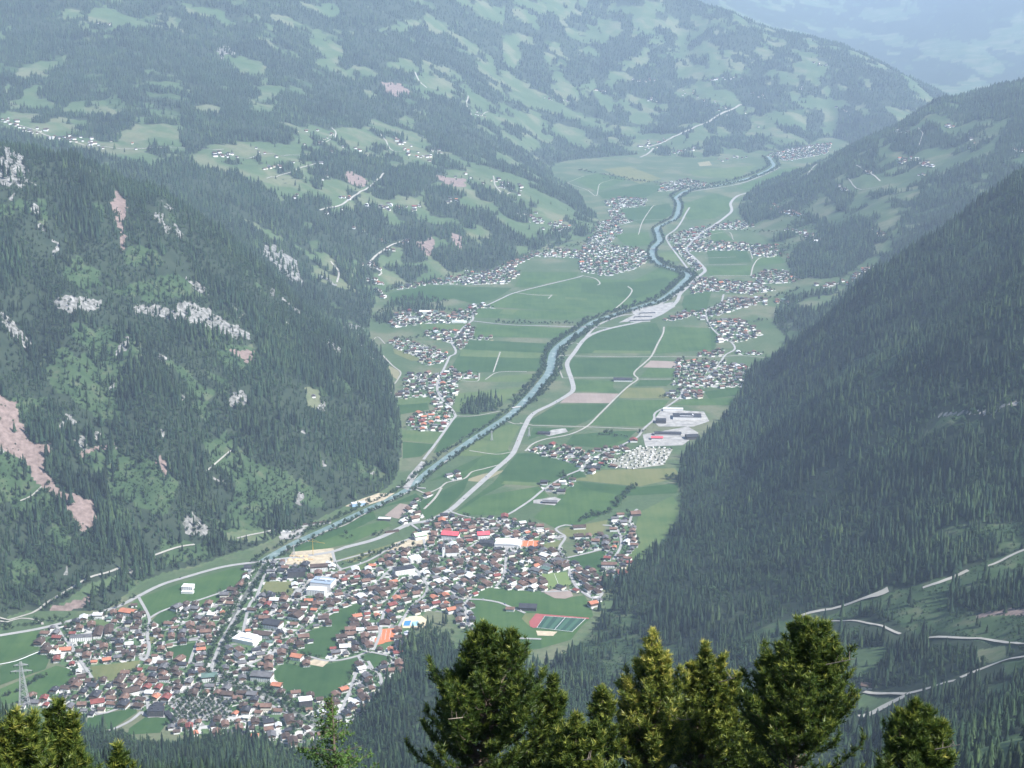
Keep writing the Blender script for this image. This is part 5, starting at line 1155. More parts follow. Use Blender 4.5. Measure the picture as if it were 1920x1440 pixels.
def free(p, pad=9.0, roadpad=6.5):
    k = ~in_any(p[:, 0], p[:, 1], EXCL) & ~near_lines(p[:, 0], p[:, 1], ROADS, roadpad) & ~near_lines(p[:, 0], p[:, 1], WATER, 9)
    k &= (((p[:, None] - FT[None, :, :2]) ** 2).sum(2) > (FT[None, :, 2] + pad) ** 2).all(1)
    k &= ~in_any(p[:, 0], p[:, 1], WOODS)
    return k
HOUSES = []
for k, poly in TOWN_P.items():
    cyy = poly[:, 1].mean(); sp = 19.5 if k.startswith('main') else (26 if cyy < 7000 else 32)
    q = poisson(poly, sp, free)
    for h_ in q: HOUSES.append((h_[0], h_[1], 0.0, k))
# farms and hamlets on the slopes
HAMLETS = [('10,226 60,243 110,258 180,270 238,278', 46, 14, 5300), ('402,290 440,293', 11, 8, 5300), ('495,318 530,312', 6, 6, 5300), ('690,388 730,392 780,388', 26, 12, 5300), ('740,262 775,285 800,300', 18, 16, 5300), ('800,278 830,290', 10, 8, 5300), ('640,372 660,372', 4, 6, 5300), ('830,375 860,378', 8, 7, 5300),
           ('985,405 1040,422 1060,430', 34, 12, 5300), ('605,262 628,250', 6, 6, 5300), ('690,495 715,505', 10, 8, 5300), ('760,452 775,452', 5, 4, 5300), ('720,468 735,470', 4, 5, 5300), ('880,210 910,218', 8, 7, 5300), ('740,262 760,270', 8, 7, 5300), ('925,335 945,360', 6, 9, 5300), ('180,45 210,47', 4, 5, 5300), ('560,255 700,300', 14, 25, 5300), ('450,280 620,330', 12, 25, 5300), ('870,330 1000,360', 14, 20, 5300), ('560,350 760,470', 10, 40, 5300),
           ('1110,170 1145,172', 9, 5, 7000), ('1180,152 1245,150', 16, 6, 7000), ('1330,150 1390,145', 12, 6, 7000), ('1500,165 1530,180', 6, 8, 7000), ('1210,185 1230,190', 7, 5, 7000), ('1020,185 1080,190', 10, 8, 7000), ('1250,290 1300,280', 14, 9, 7000), ('1200,278 1250,262', 16, 10, 7000), ('1350,300 1400,296', 10, 6, 7000), ('1410,175 1440,185', 8, 6, 7000), ('1520,120 1560,122', 6, 4, 7000), ('1560,200 1600,215', 6, 8, 7000), ('1280,170 1420,235', 16, 25, 7000),
           ('1765,235 1790,238', 8, 5, 5600), ('1680,245 1705,250', 10, 6, 5600), ('1815,255 1825,275', 6, 8, 5600), ('1690,300 1760,312', 26, 10, 5600), ('1720,330 1740,325', 4, 4, 5600), ('1900,280 1920,285', 6, 5, 5600), ('1615,310 1640,330', 4, 8, 5600), ('1575,352 1590,360', 5, 5, 5600), ('1635,430 1655,445', 9, 8, 5600), ('1440,385 1500,405', 30, 14, 5600), ('1480,430 1540,455', 26, 9, 5600), ('1600,520 1640,500', 12, 9, 5600), ('1540,540 1600,525', 10, 12, 5600), ('1430,570 1500,565', 12, 8, 5600), ('1380,572 1430,560', 16, 10, 5600),
           ('705,545 720,560', 7, 7, 5000), ('690,525 720,535', 12, 7, 5000)]
for s, n, jit, ym in HAMLETS:
    q = np.array(pts(s)); t = RNG.uniform(0, len(q) - 1, n); i = t.astype(int); f = (t - i)[:, None]
    uv = q[i] * (1 - f) + q[np.minimum(i + 1, len(q) - 1)] * f + RNG.normal(0, 1, (n, 2)) * (jit * .6, jit * .28)
    hx, hy = hit(uv[:, 0], uv[:, 1], ym)
    for a_, b_ in zip(hx, hy): HOUSES.append((a_, b_, float(ground(a_, b_)), 'hill'))
hx, hy = hit([1625, 588, 600, 1215], [1291, 745, 748, 1030 + 300], 900)
HOUSES.append((hx[0], hy[0], float(ground(hx[0], hy[0])), 'hill')); HOUSES.append((hx[1], hy[1], float(ground(hx[1], hy[1])), 'hill'))
HX = np.array([(h_[0], h_[1], h_[2]) for h_ in HOUSES])
hu, hv = project(HX[:, 0], HX[:, 1], HX[:, 2] + 4)
print('houses', len(HX), 'main', sum(h_[3].startswith('main') for h_ in HOUSES))
ang = np.round(fbm(HX[:, 0] / 260, HX[:, 1] / 260, 41, 2) * 6) * R(17) - R(40) + RNG.normal(0, R(5), len(HX)) + (RNG.random(len(HX)) < .35) * math.pi / 2
rc_names = ['dark brown', 'brown', 'grey', 'charcoal', 'red', 'orange', 'pale', 'green']
rc_prob = np.array([.32, .27, .13, .14, .036, .034, .05, .02]); rc_prob /= rc_prob.sum()
rc = RNG.choice(len(rc_names), len(HX), p=rc_prob)
# the red roofed estate on the left bank and rows of red roofs in the lower town
estate = (inside(hu, hv, pts('760,792 780,776 850,768 850,785 830,806 765,808')) & (RNG.random(len(HX)) < .5)) | (inside(hu, hv, pts('640,1270 665,1262 668,1290 645,1312')) & (RNG.random(len(HX)) < .7)) | (inside(hu, hv, pts('90,1235 180,1225 190,1260 100,1250')) & (RNG.random(len(HX)) < .4))
rc[estate] = np.where(RNG.random(estate.sum()) < .5, 4, 5)
szi = RNG.choice(6, len(HX), p=[.2, .17, .24, .2, .09, .10])
wl = RNG.choice(3, len(HX), p=[.62, .22, .16]); WL = ('white', 'timber', 'cream')
# single houses: the 300 that show largest
blocked = ((hv > 1185) & (hu > 790)) | ((hu < 165) & (hv > 1325)) | ((hv > 1372) & (hu < 700))
seen = visible(HX[:, 0], HX[:, 1], HX[:, 2] + 5) & (hu > 4) & (hu < 1916) & ~blocked
big = np.array([12, 11, 15, 16, 20, 18])[szi]
hs = np.argsort(-np.where(seen, big / HX[:, 1], 0))[:300]
MARKS = {'tree dotted car park': (372, 1332), 'white stepped building': (463, 1200), 'white windowed school': (594, 1108), 'church spire': (832, 1035), 'orange lower tennis court': (725, 1192), 'open air pool': (770, 1170), 'white curved hall': (953, 1018), 'grass football pitch': (1043, 1090),
         'lone dark meadow barn': (990, 1140), 'green middle meadow': (600, 1275), 'long green meadow': (630, 1180), 'left row houses': (195, 1188), 'orange roofed guest house': (240, 1150), 'small square meadow': (343, 1222), 'mown left meadow': (215, 1258), 'stony stream': (450, 1130), 'sandy building site': (585, 1048),
         'pink red hotel roof': (845, 1007), 'dark flat roofed block': (757, 1070), 'right end hotel': (1142, 1060), 'white roofed cube': (573, 1318), 'dark office block': (293, 1335), 'striped sports pitch': (1050, 1170), 'round triangular meadow': (705, 1240), 'light green roof': (787, 1008), 'upper roundabout': (842, 962), 'brown river field': (745, 960), 'camp site': (1200, 860), 'hedgerow barn': (1086, 988), 'striped red roof hotel': (183, 1318)}
mk = {k: [float(q) for q in floor_pt(*p)] for k, p in MARKS.items()}
ORD = ['nearest', 'second nearest', 'third nearest', 'fourth nearest', 'fifth nearest', 'sixth nearest', 'seventh nearest', 'eighth nearest', 'ninth nearest', 'tenth nearest'] + [str(n) + 'th nearest' for n in range(11, 60)]
count = {}; info = []
for i in hs:
    x, y = HX[i, :2]; nm = min(mk, key=lambda k: (mk[k][0] - x) ** 2 + ((mk[k][1] - y) * .8) ** 2)
    dx, dy = x - mk[nm][0], y - mk[nm][1]
    side = ('right of' if dx > 0 else 'left of') if abs(dx) > abs(dy) * .75 else ('above' if dy > 0 else 'below')
    info.append((i, nm, side, math.hypot(dx, dy)))
info.sort(key=lambda q: q[3])
WALLW = {'white': 'white walled', 'timber': 'timber clad', 'cream': 'cream walled'}
HOUSE_PTS = HX[:, :2]
for i, nm, side, dist in info:
    col = rc_names[rc[i]]; w_ = WL[wl[i]]; key = (col, w_, nm, side); count[key] = count.get(key, 0) + 1
    o = empty('house', (HX[i, 0], HX[i, 1], HX[i, 2]), ang[i]); V = VAR[szi[i]]
    tag(o, f"{col} roofed {WALLW[w_]} house {side} the {nm}, {ORD[count[key]-1]} such", 'house', 'houses of the town')
    mesh_obj('wall', V[w_], o); mesh_obj('roof', V['roof'][col], o); mesh_obj('balcony', V['balcony'], o); mesh_obj('chimney', V['chimney'], o)
    tag(mesh_obj('windows', V['windows'], o), kind='stuff')
# all the others in one mass
RV, RF, RM = [], [], []
SLOT = [M_white, M_wood, M_cream] + [ROOFC[c] for c in rc_names]; off_ = 0
hset = set(int(q) for q in hs)
for i in range(len(HX)):
    if i in hset: continue
    nm, w, d, h, rise, fls = SIZES[szi[i]]
    b = MB(); gable_wall(b, w, d, h, rise, .62 if wl[i] != 1 else .34, 2 if wl[i] == 2 else 0, 1); gable_roof(b, w, d, h, rise, m=3 + int(rc[i]))
    ca_, sa = math.cos(ang[i]), math.sin(ang[i])
    for p in b.v: RV.append((HX[i, 0] + p[0] * ca_ - p[1] * sa, HX[i, 1] + p[0] * sa + p[1] * ca_, HX[i, 2] + p[2]))
    for q in b.f: RF.append(tuple(k + off_ for k in q))
    RM += b.m; off_ += len(b.v)
me = bpy.data.meshes.new('far_houses'); me.from_pydata(RV, [], RF)
for q in SLOT: me.materials.append(q)
me.polygons.foreach_set('material_index', np.array(RM, dtype=np.int32)); me.update()
tag(mesh_obj('far_houses', me), 'small distant houses of the villages along the valley and on the alps', kind='stuff')

# ---- sports grounds, pool ----------------------------------------------------
def ground_thing(name, label, cat, base, m, off=.72):
    p = fl(base); c = p.mean(0)
    o = tag(empty(name, (0, 0, 0)), label, cat)
    sheet('surface', p, m, off, None, o); return o, p
def quad_strip(p, a0, a1, inset=0.0):
    """slice of a quad (corners tl, tr, br, bl) between fractions along its long side"""
    tl, tr, br, bl = p; t = lambda q, r_, f: q + (r_ - q) * f
    a, b_ = t(tl, tr, a0), t(tl, tr, a1); c, d_ = t(bl, br, a1), t(bl, br, a0)
    return np.array([t(a, d_, inset), t(b_, c, inset), t(b_, c, 1 - inset), t(a, d_, 1 - inset)])
o, p = ground_thing('football_pitch', 'striped dark green football pitch beside the red running track', 'pitch', '1022,1155 1099,1160 1072,1186 1006,1178', MG['dark'])
M_turf = mat('artificial_turf', (.05, .115, .075), .95); M_turf2 = mat('artificial_turf_dark', (.028, .070, .050), .95)
for k in range(9):
    sheet('turf_strip', quad_strip(p, k / 9, (k + 1) / 9 - .004, .02), M_turf if k % 2 else M_turf2, .90, None, o)
for a in (0.0, .5, .995): sheet('line', quad_strip(p, max(a - .003, 0), a + .006, .02), M_line, .95 + a * .01, None, o)
for f in (.03, .965):
    tl, tr, br, bl = p; q = lambda a, b_, t: a + (b_ - a) * t
    sheet('line', np.array([q(tl, bl, f), q(tr, br, f), q(tr, br, f + .009), q(tl, bl, f + .009)]), M_line, .97 + f * .01, None, o)
M_track_red = mat('red_track', (.30, .085, .08), .9, noise=.1, nscale=.1)
tag(sheet('running_track', fl('992,1166 1005,1151 1105,1159 1104,1161 1020,1156 1007,1177 1000,1178 994,1175'), M_track_red, .76, 'red running track round the left and upper side of the striped pitch'), cat='track')
bpy.data.objects['running_track']['kind'] = 'thing'
tag(sheet('sand_court', fl('1005,1183 1045,1185 1037,1193 1008,1192'), M_sand, .8, 'pale sand court below the striped football pitch'), cat='court', kind='thing')
o, p = ground_thing('football_pitch', 'light green grass football pitch at the right edge of the town', 'pitch', '1015,1076 1062,1073 1074,1098 1024,1106', field_mat('pitch_grass', (.11, .17, .055), (.15, .20, .075), .1))
for a in (.5,): sheet('line', quad_strip(p, a - .004, a + .006, .04), M_line, .9, None, o)
o, p = ground_thing('tennis_court', 'orange clay tennis courts beside the broad white curved hall', 'tennis court', '980,1014 1011,1014 1010,1025 977,1025', M_clay)
for a in (.04, .34, .36, .66, .68, .96): sheet('line', quad_strip(p, a - .004, a + .004, .1), M_line, .9, None, o)
o, p = ground_thing('tennis_court', 'orange clay tennis courts beside the wood near the open air pool', 'tennis court', '715,1180 744,1178 738,1202 722,1205 719,1207 702,1211 703,1197 713,1193', M_clay)
b = MB()
q4 = fl('715,1180 744,1178 738,1202 713,1203')
for a in (.06, .32, .36, .62, .66, .94): sheet('line', quad_strip(q4, a - .004, a + .004, .08), M_line, .9, None, o)
o, p = ground_thing('swimming_pool', 'blue open air swimming pool with sandy paved surround by the wood', 'pool', '752,1160 790,1155 800,1162 795,1178 755,1178', mat('pool_paving', (.62, .50, .33), .9, noise=.1, nscale=.2))
mb_ = mat('pool_water', (.06, .22, .42), .1, .5); mb2 = mat('shallow_pool_water', (.32, .55, .62), .1, .5)
sheet('basin', fl('759,1165 771,1164 768,1174 756,1174'), mb_, .9, None, o); sheet('basin', fl('772.5,1166 785,1165 783,1174 770,1174.5'), mb2, .92, None, o)

# ---- bridges -------------------------------------------------------------------
def bridge(label, s, w, m=M_road, zt=2.2):
    line = fl(s); a, b_ = line[0], line[-1]; L_ = float(np.linalg.norm(b_ - a)); an = math.atan2(b_[1] - a[1], b_[0] - a[0]); c = (a + b_) / 2
    o = tag(empty('bridge', (c[0], c[1], 0), an), label, 'bridge')
    q = MB(); q.box(-L_/2, L_/2, -w/2, w/2, zt - .7, zt, bottom=True); mesh_obj('deck', q.mesh('deck', [m]), o)
    for s_ in (-1, 1):
        q = MB(); q.box(-L_/2, L_/2, s_ * w/2 - .12 + .15 * s_, s_ * w/2 + .12 + .15 * s_, zt - .3, zt + 1.0, bottom=True); mesh_obj('parapet', q.mesh('parapet', [M_concrete]), o)
    for k in (-.18, .18):
        q = MB(); q.box(L_*k - .6, L_*k + .6, -w*.4, w*.4, -.5, zt - .703); mesh_obj('pier', q.mesh('pier', [M_concrete]), o)
bridge('white road bridge where the stony stream meets the river', '484,1059 512,1053', 12)
bridge('thin footbridge over the river below the left mountain tip', '743,914 798,917', 4, M_concrete)
bridge('small weir bridge over the river beside the dark grove', '960,766 978,763', 5, M_concrete)
bridge('upper road bridge carrying the straight pale road over the river', '1072,613 1118,615', 8)
bridge('bridge at the far village on the left river bend', '1216,467 1236,468', 8)
bridge('bridge over the stony stream at the white stepped building', '392,1262 412,1258', 9)

# ---- power pylon, cranes ---------------------------------------------------------
def pylon(x, y, z, h, label, arms, rz=0.0, fat=1.0):
    o = tag(empty('power_pylon', (x, y, z), rz), label, 'pylon')
    def width(t): return (.085 * (1 - t) ** 1.15 + .016) * h
    b = MB(); n = 9
    for k in range(n):
        t0, t1 = (k / n) ** .9, ((k + 1) / n) ** .9; w0, w1 = width(t0), width(t1)
        c0 = [(sx * w0, sy * w0, t0 * h) for sx, sy in ((-1,-1),(1,-1),(1,1),(-1,1))]; c1 = [(sx * w1, sy * w1, t1 * h) for sx, sy in ((-1,-1),(1,-1),(1,1),(-1,1))]
        for j in range(4):
            b.bar(c0[j], c1[(j + 1) % 4], .09 * fat); b.bar(c0[(j + 1) % 4], c1[j], .09 * fat); b.bar(c1[j], c1[(j + 1) % 4], .08 * fat)
    tag(mesh_obj('bracing', b.mesh('bracing', [M_steel]), o), kind='stuff')
    for sx, sy in ((-1,-1),(1,-1),(1,1),(-1,1)):
        b = MB()
        for k in range(n):
            t0, t1 = k / n, (k + 1) / n; b.bar((sx * width(t0), sy * width(t0), t0 * h), (sx * width(t1), sy * width(t1), t1 * h), .2 * fat)
        mesh_obj('leg', b.mesh('leg', [M_steel]), o)
    for zt, L_ in arms:
        b = MB()
        for s in (-1, 1):
            for dy in (-1, 1):
                b.bar((0, dy * width(zt), zt * h), (s * L_, 0, zt * h), .15 * fat); b.bar((0, dy * width(zt), zt * h + 1.8), (s * L_, 0, zt * h + .2), .13 * fat)
            for k in range(1, 5): b.bar((s * L_ * k / 5, 0, zt * h), (s * L_ * (k - .5) / 5, 0, zt * h + 1.8 * (1 - k / 5) + .3), .09 * fat)
        am = mesh_obj('cross_arm', b.mesh('cross_arm', [M_steel]), o)
        for s in (-1, 1):
            for f in (.55, 1.0):
                b = MB(); b.bar((s * L_ * f, 0, zt * h - .1), (s * L_ * f, 0, zt * h - 2.6), .22 * fat, n=6); mesh_obj('insulator', b.mesh('insulator', [M_glass]), am)
    return o
a_, b_ = ray(46, 1322); Yp = 1430.0
pylon(float(a_) * Yp, Yp, EYE + float(b_) * Yp - 3, 51, 'tall grey lattice power pylon above the bottom left pines', ((.80, 10.5), (.93, 7.0)), R(8), fat=1.5)
for u_, v_, h_, lb in ((922, 826, 30, 'small pylon in the meadow right of the river'), (992, 818, 28, 'small pylon beside the main road right of the winding track'), (551, 1040, 26, 'small pylon in the meadow beyond the building site')):
    x, y = [float(q) for q in floor_pt(u_, v_)]
    pylon(x, y, 0, h_, lb, ((.85, 4.5),), R(20), fat=1.6)
M_yel = mat('crane_yellow', (.62, .42, .08), .5)
x, y = [float(q) for q in floor_pt(587, 1041)]
cr = tag(empty('tower_crane', (x, y, 0), R(-22)), 'yellow tower crane above the sandy building site', 'crane')
b = MB(); b.bar((0, 0, 0), (0, 0, 34), .7); mesh_obj('mast', b.mesh('mast', [M_yel]), cr)
b = MB(); b.bar((-2, 0, 34), (32, 0, 34), .45); b.bar((0, 0, 40), (18, 0, 34.5), .15); mesh_obj('jib', b.mesh('jib', [M_yel]), cr)
b = MB(); b.bar((0, 0, 34), (0, 0, 40), .4); b.bar((0, 0, 40), (-11, 0, 34.5), .15); mesh_obj('top_mast', b.mesh('top_mast', [M_yel]), cr)
b = MB(); b.bar((-2, 0, 34), (-12, 0, 34), .45); mesh_obj('counter_jib', b.mesh('counter_jib', [M_yel]), cr)
b = MB(); b.box(-12, -9.5, -1, 1, 31.8, 33.6, bottom=True); mesh_obj('counterweight', b.mesh('counterweight', [M_concrete]), cr)
# timber stacks on the building site
x0, y0 = [float(q) for q in floor_pt(556, 1048)]
M_timber = mat('fresh_timber', (.62, .46, .26), .85, noise=.2, nscale=.5)
for k in range(9):
    o = empty('timber_stack', (x0 + (k % 5) * 12 - 14 + RNG.uniform(-2, 2), y0 + (k // 5) * 22 - 8 + RNG.uniform(-3, 3), .6), R(RNG.uniform(-40, 60)))
    tag(o, 'stack of pale timber on the sandy building site', 'timber stack', 'timber stacks on the building site')
    for j in range(5):
        b = MB(); b.box(-5, 5, -2 + j * .8, -1.3 + j * .8, .05, 1.3 + RNG.uniform(0, 1.4)); mesh_obj('plank', b.mesh('plank', [M_timber]), o)

# ---- trees of the valley floor -----------------------------------------------------
TREES = []                                   # x, y, size, where
def along(line, d0, d1, sp, where, prob=.85, smin=.6, smax=1.15):
    tgt = np.gradient(line, axis=0); tgt /= np.linalg.norm(tgt, axis=1)[:, None]; nr = np.stack([-tgt[:, 1], tgt[:, 0]], 1)
    L_ = np.concatenate([[0], np.cumsum(np.linalg.norm(np.diff(line, axis=0), axis=1))])
    for s in np.arange(0, L_[-1], sp):
        if RNG.random() > prob: continue
        s2 = s + RNG.uniform(-sp, sp) * .4
        c = np.array([np.interp(s2, L_, line[:, 0]), np.interp(s2, L_, line[:, 1])]); n_ = np.array([np.interp(s2, L_, nr[:, 0]), np.interp(s2, L_, nr[:, 1])])
        q = c + n_ * RNG.uniform(d0, d1); TREES.append((q[0], q[1], RNG.uniform(smin, smax), where))
riv = 'along the river'
for d0, d1 in ((16, 24), (-23, -16)): along(RIVER_C, d0, d1, 7.5, riv, .85)
for lo, hi in ((4, 10),):
    pass
seg = RIVER_C[(RIVER_C[:, 1] > 4600) & (RIVER_C[:, 1] < 7000)]
along(seg, 22, 38, 9, riv, .75, .8, 1.35); along(seg, -40, -20, 8, riv, .8, .8, 1.35)
for d0, d1 in ((24, 44), (-46, -24)): along(RIVER_FAR, d0, d1, 9, riv, .9, .9, 1.4)
for d0, d1 in ((8, 15), (-15, -8)): along(STREAM, d0 - (2 if d0 > 0 else 0), d1 + (2 if d0 < 0 else 0), 6.5, 'along the stony stream', .85, .6, 1.15)
hedge = 'in the hedgerow of the right meadow'
for s, dd, sp in (('1085,978 1105,970 1130,966 1145,960', 6, 7), ('1153,950 1165,938 1175,925 1190,915', 7, 7), ('1250,898 1262,900', 6, 6), ('1055,893 1060,897', 4, 6)): along(catmull(fl(s), 8), -dd, dd, sp, hedge, .95, .8, 1.3)
for s, dd, sp in (('1125,815 1180,820', 8, 9), ('800,562 840,566', 8, 8), ('775,500 830,510', 10, 9), ('925,606 1075,608', 7, 9), ('540,1000 580,990 640,968', 10, 8), ('640,1012 660,1005', 14, 7), ('700,1005 720,1000', 10, 7), ('645,1060 760,1020', 6, 8), ('150,1175 260,1115', 10, 9), ('0,1180 60,1172 140,1155', 12, 9), ('10,1305 60,1285 90,1262', 8, 8), ('880,585 900,578', 9, 8), ('820,576 880,592', 9, 8), ('690,600 760,560', 14, 10), ('740,640 800,630', 8, 9), ('1330,590 1400,570 1500,545', 12, 10), ('1350,610 1440,600', 14, 10), ('1085,320 1200,340', 6, 9), ('1130,335 1250,345', 6, 10), ('1420,520 1560,515', 10, 10), ('905,768 940,770', 8, 8), ('1270,500 1300,515', 9, 8), ('1240,745 1260,742', 8, 8), ('1200,812 1215,806', 6, 8)):
    along(catmull(fl(s), 10), -dd, dd, sp, 'in the hedges of the valley floor', .85, .6, 1.2)
for s in ('850,500 880,505 1000,480', '1045,470 1080,460 1150,425', '1360,430 1440,440 1530,470'): along(catmull(fl(s), 10), -14, 14, 11, 'among the village houses', .8, .6, 1.1)
tfree = lambda p: ~near_lines(p[:, 0], p[:, 1], ROADS, 1.5) & ~near_lines(p[:, 0], p[:, 1], WATER, 2) & ~in_any(p[:, 0], p[:, 1], EXCL) & (((p[:, None] - FT[None, :, :2]) ** 2).sum(2) > (FT[None, :, 2] + 3) ** 2).all(1)
for k, poly in TOWN_P.items():
    q = poisson(poly, 9.5 if k.startswith('main') else 12, tfree)
    if len(q) == 0: continue
    d2 = ((q[:, None] - HOUSE_PTS[None]) ** 2).sum(2).min(1) if len(q) < 9000 else np.full(len(q), 1e9)
    q = q[d2 > 8.8 ** 2]
    for t in q[RNG.random(len(q)) < .75]: TREES.append((t[0], t[1], RNG.uniform(.4, 1.0), 'among the town houses' if k.startswith('main') else 'among the village houses'))
# rows of small trees in the car park and the camp sites
cp = [fl('312,1318 340,1307 400,1306 420,1312 438,1338 420,1350 375,1352 345,1356 318,1352 330,1335')]
g0 = cp[0].mean(0); aa = R(24)
for i in range(-14, 15):
    for j in range(-14, 15):
        q = g0 + np.array((i * 8.6 * math.cos(aa) - j * 8.0 * math.sin(aa), i * 8.6 * math.sin(aa) + j * 8.0 * math.cos(aa)))
        if inside(np.array([q[0]]), np.array([q[1]]), cp[0])[0] and q[0] > g0[0] - 55 and RNG.random() < .9: TREES.append((q[0] + RNG.normal(0, .5), q[1] + RNG.normal(0, .5), RNG.uniform(.62, .80), 'planted in the tree dotted car park'))
for s in ('1150,862 1200,838 1262,842 1245,872 1185,880 1140,874', '725,606 745,592 790,595 775,612'):
    q = poisson(fl(s), 12, lambda p: RNG.random(len(p)) < .6)
    for t in q: TREES.append((t[0], t[1], RNG.uniform(.4, .7), 'on the camp site'))
TR = np.array([t[:3] for t in TREES]); TW = [t[3] for t in TREES]
tz = ground(TR[:, 0], TR[:, 1]); tu, tv = project(TR[:, 0], TR[:, 1], tz + 5)
blk = ((tv > 1190) & (tu > 790)) | ((tu < 165) & (tv > 1320)) | ((tv > 1372) & (tu < 700))
vs_ = visible(TR[:, 0], TR[:, 1], tz + 6) & (tu > 4) & (tu < 1916) & ~blk
ts = np.argsort(-np.where(vs_, TR[:, 2] / TR[:, 1], 0))[:300]; tsing = np.zeros(len(TR), bool); tsing[ts] = True
for i in ts:
    k = int(RNG.integers(0, 4)); s = float(TR[i, 2])
    put_tree('broadleaf_tree', (TR[i, 0], TR[i, 1], tz[i]), s * 1.15, RNG.uniform(0, 6.28), BROAD[k][0], BROAD[k][1], 'small round green tree ' + TW[i], 'tree', 'trees ' + TW[i])
mm_ = ~tsing
scatter('valley_trees', 'round green trees of the hedges, river banks and gardens farther down the valley', np.column_stack([TR[mm_, :2], tz[mm_]]), (TR[mm_, 2] * 1.15)[:, None] * np.ones((1, 3)), RNG.integers(0, 4, mm_.sum()), [b_[0] for b_ in BROAD])
print('valley trees', len(TR))

# ---- vehicles ------------------------------------------------------------------------
def car_mesh(col, name):
    m = mat(name, col, .35, .5); b = MB(); L_, W = 4.3, 1.8
    prof = [(-2.15, .35), (-2.15, .85), (-1.5, .98), (-.9, 1.45), (.75, 1.48), (1.55, 1.0), (2.1, .9), (2.15, .35)]
    for s in (-1, 1): b.face([(q[0], s * W/2, q[1]) for q in (prof if s < 0 else prof[::-1])], 0)
    for i in range(len(prof)):
        a_, c_ = prof[i], prof[(i + 1) % len(prof)]; b.face([(a_[0], -W/2, a_[1]), (a_[0], W/2, a_[1]), (c_[0], W/2, c_[1]), (c_[0], -W/2, c_[1])], 1 if i in (2, 4) else 0)
    for sx in (-1.35, 1.35):
        for s in (-1, 1): b.bar((sx, s * .75, .33), (sx, s * .93, .33), .33, 2, n=8)
    for s in (-1, 1): b.face([(q[0], s * (W/2 + .012), q[1]) for q in ((-1.3, 1.0), (1.3, 1.0), (.68, 1.4), (-.85, 1.38))], 1)
    return b.mesh('car', [m, M_glass, mat('tyre_rubber', (.02, .02, .02), .9)])
CARS = {'white': car_mesh((.75, .75, .74), 'car_paint_white'), 'silver': car_mesh((.42, .43, .44), 'car_paint_silver'), 'black': car_mesh((.02, .02, .025), 'car_paint_black'), 'red': car_mesh((.40, .03, .03), 'car_paint_red'), 'blue': car_mesh((.04, .08, .22), 'car_paint_blue')}
cn = list(CARS)
def car(x, y, rz, col, lab, grp, z=.9):
    o = mesh_obj('car', CARS[col]); o.location = (x, y, z); o.rotation_euler[2] = rz; tag(o, lab, 'car', grp)
hl = catmull(fl(HIGHWAY), 20)
for k, i in enumerate((24, 33, 41, 52, 60, 66, 74, 83, 91, 104, 118, 130)):
    d_ = hl[i + 1] - hl[i]; d_ /= np.linalg.norm(d_); n_ = np.array((-d_[1], d_[0])); s = 1 if k % 2 else -1
    q = hl[i] + n_ * 2.6 * s; c = cn[(k * 2 + 2) % 5]
    car(q[0], q[1], math.atan2(d_[1], d_[0]) + (math.pi if s > 0 else 0), c, f'{c} car driving on the main valley road, {["first","second","third","fourth","fifth","sixth","seventh","eighth","ninth","tenth","eleventh","twelfth"][k]} from the town', 'cars on the main valley road', 1.05)
for i in range(-9, 11):
    for j in range(-8, 9):
        if RNG.random() < .70: continue
        q = g0 + np.array(((i + .5) * 8.6 * math.cos(aa) - j * 8.0 * math.sin(aa), (i + .5) * 8.6 * math.sin(aa) + j * 8.0 * math.cos(aa)))
        if inside(np.array([q[0]]), np.array([q[1]]), cp[0])[0]:
            c = cn[int(RNG.choice(5, p=[.34, .3, .2, .08, .08]))]; car(q[0], q[1], aa + math.pi / 2 + RNG.normal(0, .05), c, f'{c} car parked in the tree dotted car park', 'cars in the tree dotted car park')
for k in range(70):
    line, hw = ROADS[int(RNG.integers(len(ROADS) - 90, len(ROADS) - 1))]
    i = int(RNG.integers(0, len(line) - 1)); d_ = line[i + 1] - line[i]; d_ /= np.linalg.norm(d_) + 1e-9
    q = line[i] + np.array((-d_[1], d_[0])) * (hw - 1.1)
    if q[1] > 4200: continue
    c = cn[int(RNG.choice(5, p=[.34, .3, .2, .08, .08]))]; car(q[0], q[1], math.atan2(d_[1], d_[0]), c, f'{c} car standing at the edge of a street in the town', 'cars along the town streets', 1.3)
# caravans
b = MB()
pr = [(-2.9, .5), (-3.0, 1.2), (-2.6, 2.55), (2.5, 2.6), (3.0, 1.5), (2.9, .5)]
for s in (-1, 1): b.face([(q[0], s * 1.15, q[1]) for q in (pr if s < 0 else pr[::-1])], 0)
for i in range(len(pr)):
    a_, c_ = pr[i], pr[(i + 1) % len(pr)]; b.face([(a_[0], -1.15, a_[1]), (a_[0], 1.15, a_[1]), (c_[0], 1.15, c_[1]), (c_[0], -1.15, c_[1])], 0)
for s in (-1, 1): b.box(-1.6, 1.2, s * 1.16 - .02, s * 1.16 + .02, 1.4, 2.1, 1); b.bar((0, s * 1.0, .33), (0, s * 1.17, .33), .33, 1, n=8)
b.bar((2.9, 0, .6), (4.2, 0, .55), .06, 1)
CV = b.mesh('caravan', [M_white, M_glass])
for s, lab, grp in (('1150,862 1200,838 1262,842 1245,872 1185,880 1140,874', 'white caravan on the camp site at the right forest edge', 'caravans on the right camp site'), ('725,606 745,592 790,595 775,612', 'white caravan on the camp site left of the river', 'caravans on the left camp site')):
    for q in poisson(fl(s), 15.5, lambda p: RNG.random(len(p)) < .9):
        o = mesh_obj('caravan', CV); o.location = (q[0], q[1], .75); o.rotation_euler[2] = R(RNG.choice([20, 110, 25])) + RNG.normal(0, .1); sc_ = 1.2; o.scale = (sc_, sc_, sc_); tag(o, lab, 'caravan', grp)

